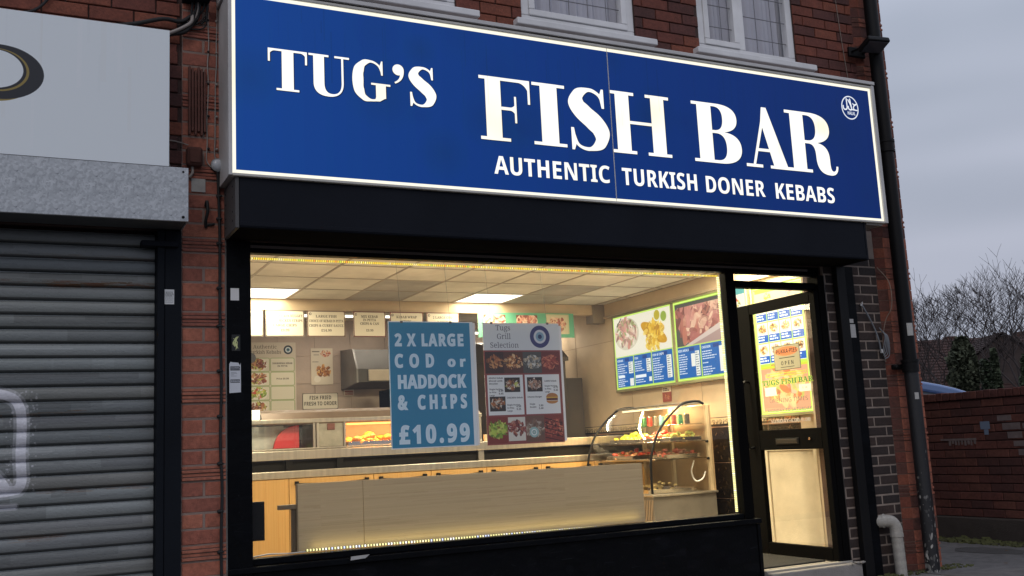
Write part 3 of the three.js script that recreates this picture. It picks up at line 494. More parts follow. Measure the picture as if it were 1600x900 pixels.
{
  const t = thing('door_step', 'grey concrete doorstep with a pale worn edge strip', 'step', [5.0, 0, 0]);
  part('step', rbx(4.63, 5.45, -0.05, 0.168, -0.05, 0.135, 0.01), M.concrete, t);
  part('edge_strip', rbx(4.634, 5.42, 0.1685, 0.1825, 0.03, 0.075, 0.003), worn([0.45, 0.42, 0.37], 0.5, 2, 0.0005), t);
  const l = []; reseed(8); for (let i = 0; i < 14; i++) { const g = new THREE.IcosahedronGeometry(rr(0.006, 0.02), 0); g.scale(1.4, 0.5, 1); g.translate(rr(5.35, 5.48), rr(0.165, 0.175), rr(0.08, 0.15)); l.push(metreUV(g)); }
  const r = part('rubble', l, M.concrete, t); r.userData.kind = 'stuff';
}
// door leaf, swung right back into the shop
const doorX = 5.333;
function xPlane(z0, z1, y0, y1, x) { const g = new THREE.PlaneGeometry(z1 - z0, y1 - y0).toNonIndexed(); g.rotateY(-Math.PI / 2); g.translate(x, (y0 + y1) / 2, (z0 + z1) / 2); return g; }
{
  const t = thing('shop_door', 'black framed glass shop door standing open into the shop', 'door', [doorX, 0.18, 0]);
  const a = doorX - 0.022, b = doorX + 0.022, D = M.doorPaint;
  part('stile', rbx(a, b, 0.182, 2.14, -0.835, -0.69, 0.006), D, t);
  part('stile', rbx(a, b, 0.182, 2.14, 0.0, 0.058, 0.006), D, t);
  part('rail', rbx(a, b, 2.058, 2.14, -0.689, -0.001, 0.005), D, t);
  part('rail', rbx(a, b, 0.978, 1.132, -0.689, -0.001, 0.005), D, t);
  part('rail', rbx(a, b, 0.182, 0.272, -0.689, -0.001, 0.005), D, t);
  part('pane', xPlane(-0.69, 0.0, 1.13, 2.06, doorX + 0.004), M.pane, t);
  part('pane', xPlane(-0.69, 0.0, 0.27, 0.98, doorX + 0.004), M.pane, t);
  const lb = part('letterbox', [rbx(a - 0.008, a + 0.002, 1.018, 1.066, -0.50, -0.24, 0.003)], M.blackMetal, t); part('flap', rbx(a - 0.013, a - 0.0075, 1.026, 1.058, -0.485, -0.255, 0.003), worn([0.03, 0.028, 0.026], 0.3), lb);
  part('handle', [tube([[a - 0.002, 1.52, -0.76], [a - 0.05, 1.52, -0.76], [a - 0.05, 1.0, -0.76], [a - 0.002, 1.0, -0.76]], 0.010, 40)], M.blackMetal, t);
  part('lock', rod([a - 0.012, 1.055, -0.12], [a + 0.002, 1.055, -0.12], 0.011), M.chrome, t);
  part('wedge', bx(doorX - 0.03, doorX + 0.03, 0.2, 0.235, -0.83, -0.80), M.plaster, t);
  // lettering and notices on the glass
  const print = canvas(1024, 1024, (x, w, h) => {            // uv over z -0.62..-0.06, y 1.14..1.56
    x.clearRect(0, 0, w, h); x.textAlign = 'center';
    const tx = (s, y, px, font, c, st) => { x.font = font.replace('$', px); x.fillStyle = c; x.strokeStyle = st; x.lineWidth = 10; if (st) x.strokeText(s, 512, y); x.fillText(s, 512, y); };
    x.strokeStyle = '#c3d23c'; x.lineWidth = 12; x.strokeRect(110, 30, 800, 46); tx('TUGS FISH BAR', 232, 128, 'bold $px serif', '#2f6f4a', '#c3d23c');
    x.fillStyle = '#e9e6da'; x.fillRect(60, 270, 230, 160); x.fillRect(740, 270, 230, 130); x.fillStyle = '#555'; x.font = '44px sans-serif'; x.fillText('5  10', 850, 350);
    tx('OPENING TIMES', 560, 104, '$px sans-serif', '#8d7466'); tx('MONDAY TO SATURDAY', 730, 78, 'bold $px sans-serif', '#9a8f86'); tx('SUNDAY-4.00-9.00', 930, 92, 'bold $px sans-serif', '#b7b2ad');
  });
  const g = xPlane(-0.63, -0.05, 1.145, 1.575, doorX - 0.004);
  part('lettering', g, new THREE.MeshStandardMaterial({ map: print, transparent: true, alphaTest: 0.3, roughness: 0.6 }), t);
}
hang('open_sign', 0.29, 0.19, 0.003, new THREE.MeshStandardMaterial({ roughness: 0.6, map: canvas(640, 420, (x, w, h) => {
  x.fillStyle = '#a09c83'; x.fillRect(0, 0, w, h); x.strokeStyle = '#35382f'; x.lineWidth = 8; x.strokeRect(6, 6, w - 12, h - 12);
  x.fillStyle = '#c9784a'; x.beginPath(); x.ellipse(320, 105, 285, 78, 0, 0, 7); x.fill(); x.fillStyle = '#1b1713'; x.textAlign = 'center'; x.font = 'bold 98px sans-serif'; x.fillText('PUKKA·PIES', 320, 138, 520);
  x.fillStyle = '#2f2c24'; x.fillRect(130, 208, 380, 14); x.font = 'bold 92px sans-serif'; x.fillText('O P E N', 320, 336); x.fillRect(150, 368, 340, 10);
}) }), [doorX - 0.006, 1.678, -0.31], '-x', 'small grey OPEN notice with a rust coloured oval hung on the door glass', 'sign');

// thin coloured light strips round the window
{
  const beads = (c1, c2, seed_, gap = '#6b5c14', n = 64) => { reseed(seed_); const t = canvas(1024, 8, (x) => { for (let i = 0; i < n; i++) { const c = pick(rnd() < 0.75 ? c1 : c2); x.fillStyle = '#4a4210'; x.fillRect(i * 16, 0, 16, 8); const g = x.createLinearGradient(i * 16, 0, i * 16 + 16, 0); g.addColorStop(0, gap); g.addColorStop(0.5, c); g.addColorStop(1, gap); x.fillStyle = g; x.fillRect(i * 16, 0, 16, 8); } }); t.wrapS = THREE.RepeatWrapping; return t; };
  const strip = (name, geo, map, i, label, col, lights) => { const m = single(name, geo, new THREE.MeshStandardMaterial({ color: 0x222211, emissive: 0xffffff, emissiveMap: map, emissiveIntensity: i, roughness: 0.5 }), label, 'light strip'); for (const l of lights) areaLight(l[0], l[1], l[2], col, l[3], l[4]); return m; };
  const alongUV = (g, axis, a, b, k) => { const p = g.attributes.position, uv = g.attributes.uv; for (let i = 0; i < p.count; i++) uv.setXY(i, (axis === 'x' ? p.getX(i) - a : p.getY(i) - a) / (b - a) * k, 0.5); return g; };
  strip('light_strip', alongUV(bx(1.19, 4.50, 2.229, 2.240, -0.035, -0.022), 'x', 1.19, 4.5, 4), beads(['#ffe24a', '#fff07a', '#ffd33a'], ['#b8e04a', '#ff9a3c', '#fff3c0'], 3), 1.7, 'glowing yellow light strip along the top of the shop window', new THREE.Color(1, 0.9, 0.36), [[[2.85, 2.226, -0.03], 3.2, 0.012, 14, [0, -0.7, -1]]]);
  strip('light_strip', alongUV(bx(4.498, 4.510, 0.585, 2.228, -0.035, -0.022), 'y', 0.58, 2.23, 2), beads(['#fffbd0', '#fff6b0'], ['#f3f7b8', '#fff'], 5, '#8f8a4a'), 2.0, 'glowing pale yellow upright light strip at the right edge of the shop window', new THREE.Color(1, 0.95, 0.6), [[[4.496, 1.4, -0.03], 0.012, 1.6, 5, [-1, 0, -1]]]);
  strip('light_strip', alongUV((() => { const g = bx(1.50, 3.77, 0.577, 0.588, -0.064, -0.054), p = g.attributes.position; for (let i = 0; i < p.count; i++) p.setY(i, p.getY(i) + 0.004 - (p.getX(i) - 1.5) * 0.0105); return g; })(), 'x', 1.5, 3.77, 2), beads(['#fff3b0', '#ffffff', '#f8f0a0'], ['#c9d4ff', '#fff8d0'], 7, '#1a1608'), 2.6, 'glowing white and yellow light strip along the bottom of the shop window', new THREE.Color(1, 0.84, 0.34), [[[2.65, 0.5945, -0.062], 2.2, 0.01, 6, [0, 1, -0.6]]]);
  single('strip_cable', tube([[1.52, 0.58, -0.07], [1.4, 0.579, -0.05], [1.3, 0.584, -0.06], [1.2, 0.577, -0.045]], 0.004), M.cableWhite, 'loose white cable end lying on the sill at the left of the window', 'cable');
}
// bits on the shop front
hang('sticker', 0.046, 0.068, 0.0012, M.white, [1.097, 2.012, 0.0512], '+z', 'small blank white square sticker near the top of the left black post', 'sticker');
hang('sticker', 0.046, 0.09, 0.0012, new THREE.MeshStandardMaterial({ roughness: 0.6, map: canvas(96, 192, (x, w, h) => { x.fillStyle = '#1a1c1e'; x.fillRect(0, 0, w, h); x.strokeStyle = '#c7cc8e'; x.lineWidth = 7; reseed(4); for (let k = 0; k < 3; k++) { x.beginPath(); x.moveTo(rr(10, 30), rr(20, 170)); for (let i = 0; i < 5; i++) x.quadraticCurveTo(rr(5, 92), rr(10, 182), rr(10, 88), rr(15, 178)); x.stroke(); } }) }), [1.102, 1.742, 0.0512], '+z', 'scribbled yellow green tag sticker on the left black post', 'sticker');
{
  const n = thing('notice', 'torn white printed paper notice stuck low on the left black post', 'notice', [1.096, 1.466, 0.0512]);
  const print = canvas(160, 416, (x, w, h) => { x.fillStyle = '#c6cad2'; x.fillRect(0, 0, w, h); x.fillStyle = '#20242e'; x.fillRect(14, 62, 132, 54); x.fillRect(14, 236, 132, 44); reseed(12); x.fillStyle = '#c6cad2'; for (const y of [74, 92, 248, 262]) for (let u = 20; u < 138;) { const l = rr(5, 16); x.fillRect(u, y, l, 9); u += l + 4; } x.fillStyle = '#757a84'; for (let r = 0; r < 4; r++) x.fillRect(24, 140 + r * 16, rr(40, 90), 5); });
  const s = new THREE.Shape([[-0.031, 0], [0.031, 0.004], [0.031, 0.165], [0.026, 0.15], [0.018, 0.166], [-0.012, 0.168], [-0.024, 0.171], [-0.031, 0.16]].map((p) => new THREE.Vector2(...p)));
  const g = new THREE.ExtrudeGeometry(s, { depth: 0.0012, bevelEnabled: false }); const p = g.attributes.position, uv = g.attributes.uv; for (let i = 0; i < p.count; i++) uv.setXY(i, (p.getX(i) + 0.031) / 0.062, p.getY(i) / 0.171); g.translate(1.096, 1.466, 0.0512);
  part('paper', g, new THREE.MeshStandardMaterial({ map: print, roughness: 0.8 }), n);
}
{ const t = thing('lock_box', 'black square plate fixed inside the lower left corner of the window', 'plate', [1.225, 0.664, -0.02]); part('plate', rbx(1.188, 1.262, 0.664, 0.873, -0.035, -0.006, 0.003), M.blackMetal, t); part('screw', [ball([1.245, 0.69, -0.005], 0.004), ball([1.245, 0.85, -0.005], 0.004)], M.blackMetal, t); }
single('sill_clip', prism([[1.715, 0.523], [1.80, 0.528], [1.825, 0.546], [1.718, 0.543]], 'z', 0.079, 0.084), worn([0.42, 0.42, 0.42], 0.6), 'small torn strip of white tape on the black sill', 'tape');
hang('sticker', 0.055, 0.10, 0.0012, worn([0.5, 0.5, 0.5], 0.7, 8), [5.612, 1.83, 0.109], '+z', 'weathered white label on the black guide beside the dark brick pier', 'sticker');
hang('sticker', 0.045, 0.03, 0.0012, worn([0.5, 0.5, 0.5], 0.7, 8), [5.604, 1.905, 0.109], '+z', 'small scrap of white paper above the weathered label on the black guide', 'sticker');

// drainpipe, floodlight, waste pipe, cables and boxes on the brickwork
{
  const t = thing('drainpipe', 'tall black cast drainpipe with peeling paint at the corner of the building', 'drainpipe', [6.075, 0, 0.19]);
  const peel = canvas(512, 2048, (x, w, h) => { x.fillStyle = '#1d1d20'; x.fillRect(0, 0, w, h); reseed(61); for (let i = 0; i < 420; i++) { const v = Math.pow(rnd(), 4.5); x.fillStyle = pick(['#b9b7b0', '#8f8d88', '#6b6a68', '#c9c6bd']); x.globalAlpha = rr(0.3, 0.9); const s = rr(2, 15) * (1 - v * 0.6), X = rr(0, w), Y = h - v * h * 0.36; x.beginPath(); x.ellipse(X, Y, s, s * rr(0.6, 2.4), rnd() * 3, 0, 7); x.fill(); } x.globalAlpha = 0.16; for (let i = 0; i < 500; i++) { x.fillStyle = pick(['#000', '#3a3a3e']); x.fillRect(rr(0, w), rr(0, h), rr(2, 10), rr(10, 120)); } });
  const pm = new THREE.MeshStandardMaterial({ map: peel, roughness: 0.5, bumpMap: rep(N.fine, 2, 10), bumpScale: 0.0008 });
  const pipe = (y0, y1) => { const g = new THREE.CylinderGeometry(0.052, 0.052, y1 - y0, 24, 1, true).toNonIndexed(); g.translate(6.075, (y0 + y1) / 2, 0.19); const p = g.attributes.position, uv = g.attributes.uv; for (let i = 0; i < p.count; i++) uv.setY(i, Math.min(1, p.getY(i) / 2.6)); return g; };
  part('pipe', pipe(0.0, 1.56), pm, t); part('pipe', pipe(1.56, 3.28), M.blackMetal, t); part('pipe', pipe(3.28, 6.2), M.blackMetal, t);
  const pipe2 = pipe(0.12, 0.14); pipe2.dispose();
  for (const y of [1.555, 3.27]) {
    const c = part('collar', [rod([6.075, y - 0.045, 0.19], [6.075, y + 0.045, 0.19], 0.062, 24), rod([6.075, y + 0.03, 0.19], [6.075, y + 0.05, 0.19], 0.067, 24)], M.blackMetal, t);
    part('lug', [rbx(5.965, 6.185, y - 0.02, y + 0.02, 0.10, 0.135, 0.01), ball([5.98, y, 0.14], 0.016), ball([6.17, y, 0.14], 0.016)], M.blackMetal, c);
  }
}
single('sticker', (() => { const g = new THREE.CylinderGeometry(0.0535, 0.0535, 0.095, 10, 1, true, -0.75, 0.95).toNonIndexed(); g.translate(6.075, 1.83, 0.19); return g; })(), worn([0.52, 0.52, 0.5], 0.7, 9), 'white rectangular label wrapped on the black drainpipe', 'sticker');
single('sticker', (() => { const g = new THREE.CylinderGeometry(0.0535, 0.0535, 0.05, 8, 1, true, -0.7, 0.6).toNonIndexed(); g.translate(6.075, 1.33, 0.19); return g; })(), worn([0.52, 0.52, 0.5], 0.7, 9), 'torn scrap of white label low on the black drainpipe', 'sticker');
{
  const t = thing('floodlight', 'black square floodlight on a bracket high by the drainpipe', 'floodlight', [5.95, 4.0, 0.2]);
  part('body', (() => { const g = rbx(-0.10, 0.10, -0.022, 0.022, -0.075, 0.075, 0.012); g.rotateX(-0.35); g.rotateY(-0.15); g.translate(5.955, 4.055, 0.29); return g; })(), M.blackMetal, t);
  part('lens', (() => { const g = new THREE.BoxGeometry(0.17, 0.004, 0.12); g.translate(0, -0.0245, 0); g.rotateX(-0.35); g.rotateY(-0.15); g.translate(5.955, 4.055, 0.29); return g; })(), mat([0.06, 0.06, 0.07], 0.15), t);
  part('bracket', [rod([5.90, 4.05, 0.28], [5.90, 4.06, 0.11], 0.01), rod([6.01, 4.05, 0.28], [6.01, 4.06, 0.11], 0.01), rbx(5.87, 6.04, 4.02, 4.10, 0.092, 0.12, 0.008)], M.blackMetal, t);
}
{
  const t = thing('waste_pipe', 'stained white plastic waste pipe elbow coming out of the dark brick pier', 'pipe', [5.770, 0.05, 0.12]);
  const w = worn([0.44, 0.42, 0.38], 0.55, 5, 0.001);
  part('pipe', rod([5.802, 0.04, 0.15], [5.798, 0.335, 0.145], 0.041, 20), w, t);
  part('elbow', tube([[5.798, 0.335, 0.145], [5.796, 0.385, 0.144], [5.775, 0.425, 0.135], [5.730, 0.437, 0.115], [5.695, 0.435, 0.095], [5.680, 0.432, 0.04]], 0.0445, 30, 18), w, t);
  part('collar', rod([5.798, 0.32, 0.1455], [5.798, 0.345, 0.145], 0.048, 20), w, t); part('collar', (() => { const g = new THREE.TorusGeometry(0.045, 0.007, 8, 22); g.rotateY(0.45); g.translate(5.720, 0.437, 0.11); return g; })(), w, t);
}
{
  const t = thing('junction_box', 'black electrical box high on the narrow pier with cables hanging below', 'junction box', [0.9, 3.68, 0.1]);
  part('box', rbx(0.81, 0.955, 3.675, 3.9, 0.055, 0.16, 0.006), M.slate, t);
  reseed(15); for (let i = 0; i < 9; i++) { const x = rr(0.84, 0.95), l = rr(0.07, 0.14); part('cable', tube([[x, 3.70, 0.1], [x + rr(-0.01, 0.01), 3.675 - l * 0.5, 0.1], [x - rr(0, 0.05), 3.675 - l, 0.08], [x - rr(0.03, 0.11), 3.66 - l - rr(0, 0.03), 0.072]], rr(0.004, 0.008), 16, 6), i % 4 === 1 ? M.cableGrey : M.cable, t); }
}
{
  const t = thing('junction_box', 'rusty brown painted junction box on the pier above the galvanised housing', 'junction box', [0.87, 2.70, 0.1]);
  part('box', rbx(0.832, 0.918, 2.715, 2.825, 0.058, 0.115, 0.018, 3), M.rust, t); part('lid', rbx(0.845, 0.906, 2.73, 2.81, 0.112, 0.123, 0.01), M.rust, t); part('stub', tube([[0.865, 2.72, 0.08], [0.865, 2.68, 0.085], [0.85, 2.655, 0.08]], 0.008), M.cableGrey, t);
}
single('plate', rbx(0.862, 0.938, 2.578, 2.66, 0.062, 0.068, 0.002), worn([0.43, 0.42, 0.40], 0.7, 5), 'blank off white square plate fixed to the pier above the shutter post', 'plate');
{
  const t = thing('bulkhead_lamp', 'small round grey glass fitting on the pier by the sign corner', 'lamp', [1.0, 2.73, 0.1]);
  part('base', rod([1.0, 2.732, 0.06], [1.0, 2.732, 0.095], 0.036, 20), M.blackMetal, t);
  part('dome', ball([1.0, 2.732, 0.095], 0.034, [1, 1, 0.6], 18, 12), mat([0.42, 0.44, 0.47], 0.12), t);
  const r = new THREE.TorusGeometry(0.035, 0.004, 8, 26); r.translate(1.0, 2.732, 0.097); part('ring', r, worn([0.3, 0.31, 0.32], 0.35), t);
}
single('hook', [tube([[0.938, 2.50, 0.07], [0.94, 2.52, 0.10], [0.942, 2.46, 0.11], [0.935, 2.41, 0.09], [0.94, 2.38, 0.065]], 0.009), rod([0.94, 2.39, 0.06], [0.985, 2.40, 0.075], 0.007)], M.cable, 'bent black iron hook on the pier below the blank plate', 'hook');
{
  const t = thing('cable', 'thick black cable clipped down the narrow red brick pier', 'cable', [1.01, 0, 0.075]);
  part('cable', tube([[1.0, 2.70, 0.09], [1.006, 2.6, 0.078], [1.013, 2.3, 0.074], [1.012, 1.9, 0.074], [1.018, 1.5, 0.075], [1.012, 1.2, 0.074], [1.02, 0.95, 0.075], [1.014, 0.7, 0.074], [1.017, 0.3, 0.075], [1.015, 0, 0.074]], 0.008, 120, 8), M.cable, t);
  for (const y of [2.56, 2.43, 2.29, 2.04, 1.83, 1.585, 1.34, 1.09, 0.84, 0.63, 0.4]) part('clip', [ball([1.004, y, 0.072], 0.011), ball([1.016, y, 0.078], 0.010, [1.2, 0.7, 0.8])], M.cable, t);
}
for (const [x, m, y1, n, lab] of [[0.958, M.cableGrey, 2.75, 5, 'thin grey wire running down the pier left of the other wire'], [1.003, worn([0.34, 0.31, 0.29], 0.6), 2.775, 6, 'thin pale wire running down the pier close to the blue sign']]) {
  const t = thing('wire', lab, 'wire', [x, y1, 0.07]); const pts = []; reseed(Math.round(x * 900)); for (let k = 0; k <= 10; k++) pts.push([x + rr(-0.004, 0.004) - (10 - k) * 0.0011, y1 + k * 0.115, 0.068]); pts.unshift([x + 0.03, y1 - 0.045, 0.09]);
  part('wire', tube(pts, 0.0038, 80, 6), m, t); for (let k = 0; k < n; k++) part('clip', ball([x - 0.004, 2.83 + k * 0.19, 0.071], 0.0075), x < 0.98 ? M.cable : M.cableGrey, t);
}
single('wire', [tube([[0.71, 3.16, 0.075], [0.722, 3.02, 0.075], [0.73, 2.9, 0.075], [0.725, 2.8, 0.08], [0.76, 2.66, 0.08]], 0.0035, 30, 6), tube([[0.725, 2.86, 0.075], [0.79, 2.855, 0.07], [0.845, 2.84, 0.075]], 0.0035, 20, 6), tube([[0.716, 3.25, 0.072], [0.735, 3.05, 0.08], [0.722, 2.83, 0.085]], 0.003, 20, 6)], worn([0.36, 0.31, 0.27], 0.7), 'loose thin wires dangling at the right end of the pale grey fascia', 'wire');
single('cable', [tube([[0.86, 3.60, 0.075], [0.80, 3.55, 0.09], [0.715, 3.55, 0.10], [0.55, 3.50, 0.09], [0.3, 3.455, 0.08], [-0.1, 3.45, 0.08]], 0.012, 40, 7), tube([[0.88, 3.58, 0.08], [0.82, 3.49, 0.10], [0.73, 3.46, 0.09], [0.70, 3.42, 0.08]], 0.013, 30, 7), tube([[0.15, 3.62, 0.075], [0.05, 3.50, 0.085], [-0.2, 3.46, 0.085]], 0.008, 20, 6)], M.cable, 'bundle of black cables sagging behind the top of the pale grey fascia', 'cable');
single('cable', tube([[0.865, 3.61, 0.085], [0.855, 3.55, 0.105], [0.80, 3.50, 0.115], [0.725, 3.46, 0.105]], 0.010, 24, 7), M.cableGrey, 'grey cable looping left from under the black electrical box', 'cable');
single('wire', [tube([[5.83, 4.5, 0.068], [5.845, 4.2, 0.07], [5.87, 3.9, 0.069], [5.88, 3.70, 0.075]], 0.003, 24, 6)], worn([0.3, 0.24, 0.2], 0.7), 'thin brown wire hanging down the upper brickwork beside the right window', 'wire');
single('wire', [tube([[5.76, 2.60, 0.2], [5.79, 2.52, 0.13], [5.80, 2.42, 0.10], [5.75, 2.40, 0.09], [5.66, 2.385, 0.10]], 0.0045, 30, 6), tube([[5.955, 2.33, 0.08], [5.985, 2.2, 0.155], [5.975, 2.0, 0.16], [5.95, 1.92, 0.12], [5.935, 1.75, 0.08], [5.95, 1.6, 0.075]], 0.0035, 40, 6)], worn([0.30, 0.22, 0.17], 0.7), 'thin brown wire looping from the sign end down beside the dark brick pier', 'wire');
{
  const t = thing('loose_cable', 'frayed grey cable ends dangling on the dark brick pier', 'cable', [5.86, 1.7, 0.08]);
  const w = worn([0.24, 0.26, 0.29], 0.6);
  part('cable', tube([[5.76, 2.04, 0.075], [5.80, 1.96, 0.085], [5.86, 1.86, 0.08], [5.885, 1.76, 0.09], [5.90, 1.68, 0.085]], 0.006, 30, 6), w, t);
  for (let i = 0; i < 5; i++) part('strand', tube([[5.90 + i * 0.008, 1.86 - i * 0.01, 0.09], [5.93 + i * 0.006, 1.80, 0.11], [5.92 + i * 0.01, 1.72 - i * 0.02, 0.10], [5.91 + i * 0.004, 1.67 - i * 0.012, 0.09]], 0.004, 20, 5), w, t);
  part('connector', rbx(5.895, 5.912, 1.665, 1.695, 0.08, 0.098, 0.004), M.cableWhite, t);
  part('tip', prism([[5.748, 2.03], [5.772, 2.06], [5.765, 2.02]], 'z', 0.07, 0.08), M.cableWhite, t);
}

// ------------------------------------------------------------------ inside the shop: room
const CY = 2.6;
{
  const f = structure('shop_floor'); part('floor', bx(0.9, 5.87, -0.05, 0.175, -5.6, -0.03), worn([0.58, 0.53, 0.44], 0.5, 1.5, 0.0006), f);
  part('door_mat', rbx(4.64, 5.29, 0.1755, 0.187, -1.1, -0.06, 0.004), worn([0.035, 0.034, 0.032], 0.95, 5, 0.006), f);
  const back = structure('shop_wall', [3, 0, -5.3]); part('plaster', bx(0.93, 5.85, 0.175, CY, -5.55, -5.2), M.plasterPink, back);
  reseed(71); for (let r = 0; r < 5; r++) for (let k = 0; k < 12; k++) part('wall_tile', rbx(0.94 + k * 0.408, 0.94 + k * 0.408 + 0.404, 0.98 + r * 0.304, 0.98 + r * 0.304 + 0.300, -5.201, -5.192, 0.002, 1), M.plasterPink, back);
  const left = structure('shop_wall', [0.9, 0, -3]); part('plaster', bx(0.901, 0.93, 0.175, CY, -5.2, -0.14), M.plasterPink, left);
  const right = structure('shop_wall', [5.86, 0, -3]); part('plaster', bx(5.85, 5.879, 0.175, CY, -5.2, -0.16), M.plaster, right);
  const seam = []; for (const z of [-4.42, -3.3, -2.1]) seam.push(bx(5.8475, 5.8505, 1.27, 2.43, z, z + 0.004)); seam.push(bx(5.8475, 5.8502, 2.186, 2.19, -5.2, -3.6)); part('seam', seam, mat([0.25, 0.19, 0.13], 0.8), right);
  const marble = [0, 1, 2].map((k) => new THREE.MeshStandardMaterial({ roughness: 0.18, map: canvas(256, 256, (x, w, h) => { x.fillStyle = '#17130f'; x.fillRect(0, 0, w, h); reseed(500 + k); for (let i = 0; i < 420; i++) { const v = rnd(); x.fillStyle = v > 0.93 ? '#6e5a40' : v > 0.75 ? '#40331f' : v > 0.4 ? '#0b0908' : '#2a2219'; x.globalAlpha = rr(0.2, 0.7); x.beginPath(); x.ellipse(rr(0, w), rr(0, h), rr(2, 16), rr(1, 7), rr(0.8, 2.2), 0, 7); x.fill(); } }) }));
  reseed(72);
  for (let r = 0; r < 4; r++) for (let k = 0; k < 12; k++) { const y0 = r ? 0.225 + (r - 1) * 0.3215 : 0.178, y1 = r ? y0 + 0.3175 : 0.221, z0 = -4.80 + k * 0.4, g = sheet(0.396, y1 - y0, 0.01); g.rotateY(-Math.PI / 2); g.translate(5.846, (y0 + y1) / 2, z0 + 0.2); if (z0 < -0.9 && !(z0 > -1.35)) part('wall_tile', g, pick(marble), right); else if (z0 > -1.35 && z0 < -0.9 && r) { part('wall_tile', g, pick(marble), right); } }
  part('grout', bx(5.842, 5.8515, 0.176, 1.195, -4.8, -0.82), mat([0.30, 0.19, 0.13], 0.8), right);
  const lace = canvas(512, 128, (x, w, h) => { x.fillStyle = '#c4b190'; x.fillRect(0, 0, w, h); x.strokeStyle = '#191512'; x.lineWidth = 9; x.fillStyle = '#191512'; x.fillRect(0, 96, w, 32); for (let i = 0; i < 4; i++) { const X = i * 128; x.beginPath(); x.arc(X + 64, 62, 30, Math.PI * 0.9, Math.PI * 2.6); x.stroke(); x.beginPath(); x.arc(X + 70, 66, 12, 0, 5); x.stroke(); x.beginPath(); x.moveTo(X, 96); x.quadraticCurveTo(X + 20, 50, X + 4, 26); x.stroke(); x.fillRect(X + 118, 60, 16, 40); } });
  lace.wrapS = THREE.RepeatWrapping;
  for (let k = 0; k < 10; k++) { const g = sheet(0.396, 0.075, 0.011); g.rotateY(-Math.PI / 2); g.translate(5.8455, 1.235, -4.6 + k * 0.4); part('border_tile', g, new THREE.MeshStandardMaterial({ map: lace, roughness: 0.3 }), right); }
  part('dado_rail', rbx(5.838, 5.85, 1.272, 1.280, -4.8, -0.62, 0.003, 1), mat([0.05, 0.04, 0.035], 0.4), right);
  reseed(73); lay(right, { u0: -0.60, u1: -0.17, y0: 0.18, course: 0.078, len: 0.23, rows: 30, mats: BR.cream, at: 5.849, facing: '-x', joint: 0.006, depth: 0.008 });
  // inside of the front wall and the bulkhead over the counter
  const fr = structure('shop_wall', [3, 2.3, -0.1]); part('plaster', [bx(0.93, 5.42, 2.318, CY, -0.16, -0.141), bx(5.42, 5.85, 0.176, CY, -0.18, -0.161)], M.plaster, fr);
  const bk = structure('bulkhead', [3, 2.4, -3.8]); part('plaster', [bx(0.935, 5.72, 2.49, CY, -3.86, -3.76)], M.plaster, bk); part('corner_box', rbx(5.70, 5.849, 2.40, CY, -3.9, -3.74, 0.004), worn([0.30, 0.25, 0.19], 0.6), bk);
  part('trunking', [rbx(5.80, 5.849, 2.44, 2.462, -3.7, -0.5, 0.003)], worn([0.42, 0.34, 0.25], 0.6), right);
}
{ // suspended ceiling, tile by tile
  const c = structure('ceiling', [3, CY, -2.5]), X0 = 0.6275, P = 0.5675, Q = 0.585, g = [];
  reseed(81);
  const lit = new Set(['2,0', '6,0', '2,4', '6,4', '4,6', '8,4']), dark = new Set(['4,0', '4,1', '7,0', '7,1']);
  for (let k = 0; k <= 9; k++) { const x = X0 + k * P; if (x > 0.95 && x < 5.83) g.push(bx(x - 0.011, x + 0.011, CY - 0.003, CY + 0.02, -3.755, -0.16)); }
  for (let r = 0; r <= 6; r++) { const z = -3.755 + r * Q; g.push(bx(0.93, 5.85, CY - 0.0025, CY + 0.02, z - 0.011, z + 0.011)); }
  part('grid_bar', g, M.grid, c);
  for (let k = 0; k < 10; k++) for (let r = 0; r < 7; r++) {
    const x0 = Math.max(0.935, X0 + k * P + 0.012), x1 = Math.min(5.845, X0 + (k + 1) * P - 0.012), z0 = -3.755 + r * Q + 0.012, z1 = Math.min(-0.165, -3.755 + (r + 1) * Q - 0.012); if (x1 - x0 < 0.05 || z1 - z0 < 0.05) continue;
    const key = `${k},${r}`;
    if (lit.has(key)) {
      const near = r < 2, t = thing('ceiling_light', k === 8 ? 'square lit ceiling panel nearest the lit menu boards' : k === 2 ? (r ? 'square lit ceiling panel over the left front of the shop' : 'square lit ceiling panel at the left beside the counter menus') : (r === 0 ? 'square lit ceiling panel above the grill poster' : r === 4 ? 'square lit ceiling panel over the right front of the shop' : 'square lit ceiling panel nearest the window'), 'ceiling light', [(x0 + x1) / 2, CY, (z0 + z1) / 2], 'lit panels in the shop ceiling');
      part('frame', [bx(x0, x0 + 0.012, CY - 0.004, CY + 0.03, z0, z1), bx(x1 - 0.012, x1, CY - 0.004, CY + 0.03, z0, z1), bx(x0 + 0.0125, x1 - 0.0125, CY - 0.004, CY + 0.03, z0, z0 + 0.012), bx(x0 + 0.0125, x1 - 0.0125, CY - 0.004, CY + 0.03, z1 - 0.012, z1)], M.white, t);
      part('diffuser', bx(x0 + 0.013, x1 - 0.013, CY, CY + 0.01, z0 + 0.013, z1 - 0.013), glow([1, 0.96, 0.82], 2.2), t);
      areaLight([(x0 + x1) / 2, CY - 0.008, (z0 + z1) / 2], x1 - x0 - 0.03, z1 - z0 - 0.03, new THREE.Color(1, 0.86, 0.57), near ? 20 : 94, [0, -1, 0]);
      continue;
    }
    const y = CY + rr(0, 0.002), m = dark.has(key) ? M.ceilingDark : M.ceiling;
    part('ceiling_tile', bx(x0, x1, y, y + 0.012, z0, z1), m, c);
  }
  part('soffit', bx(0.9, 5.88, CY + 0.02, CY + 0.022, -5.5, -0.15), M.white, c);
  part('kitchen_ceiling', bx(0.935, 5.845, CY - 0.01, CY - 0.004, -5.2, -3.87), M.ceiling, c);
}

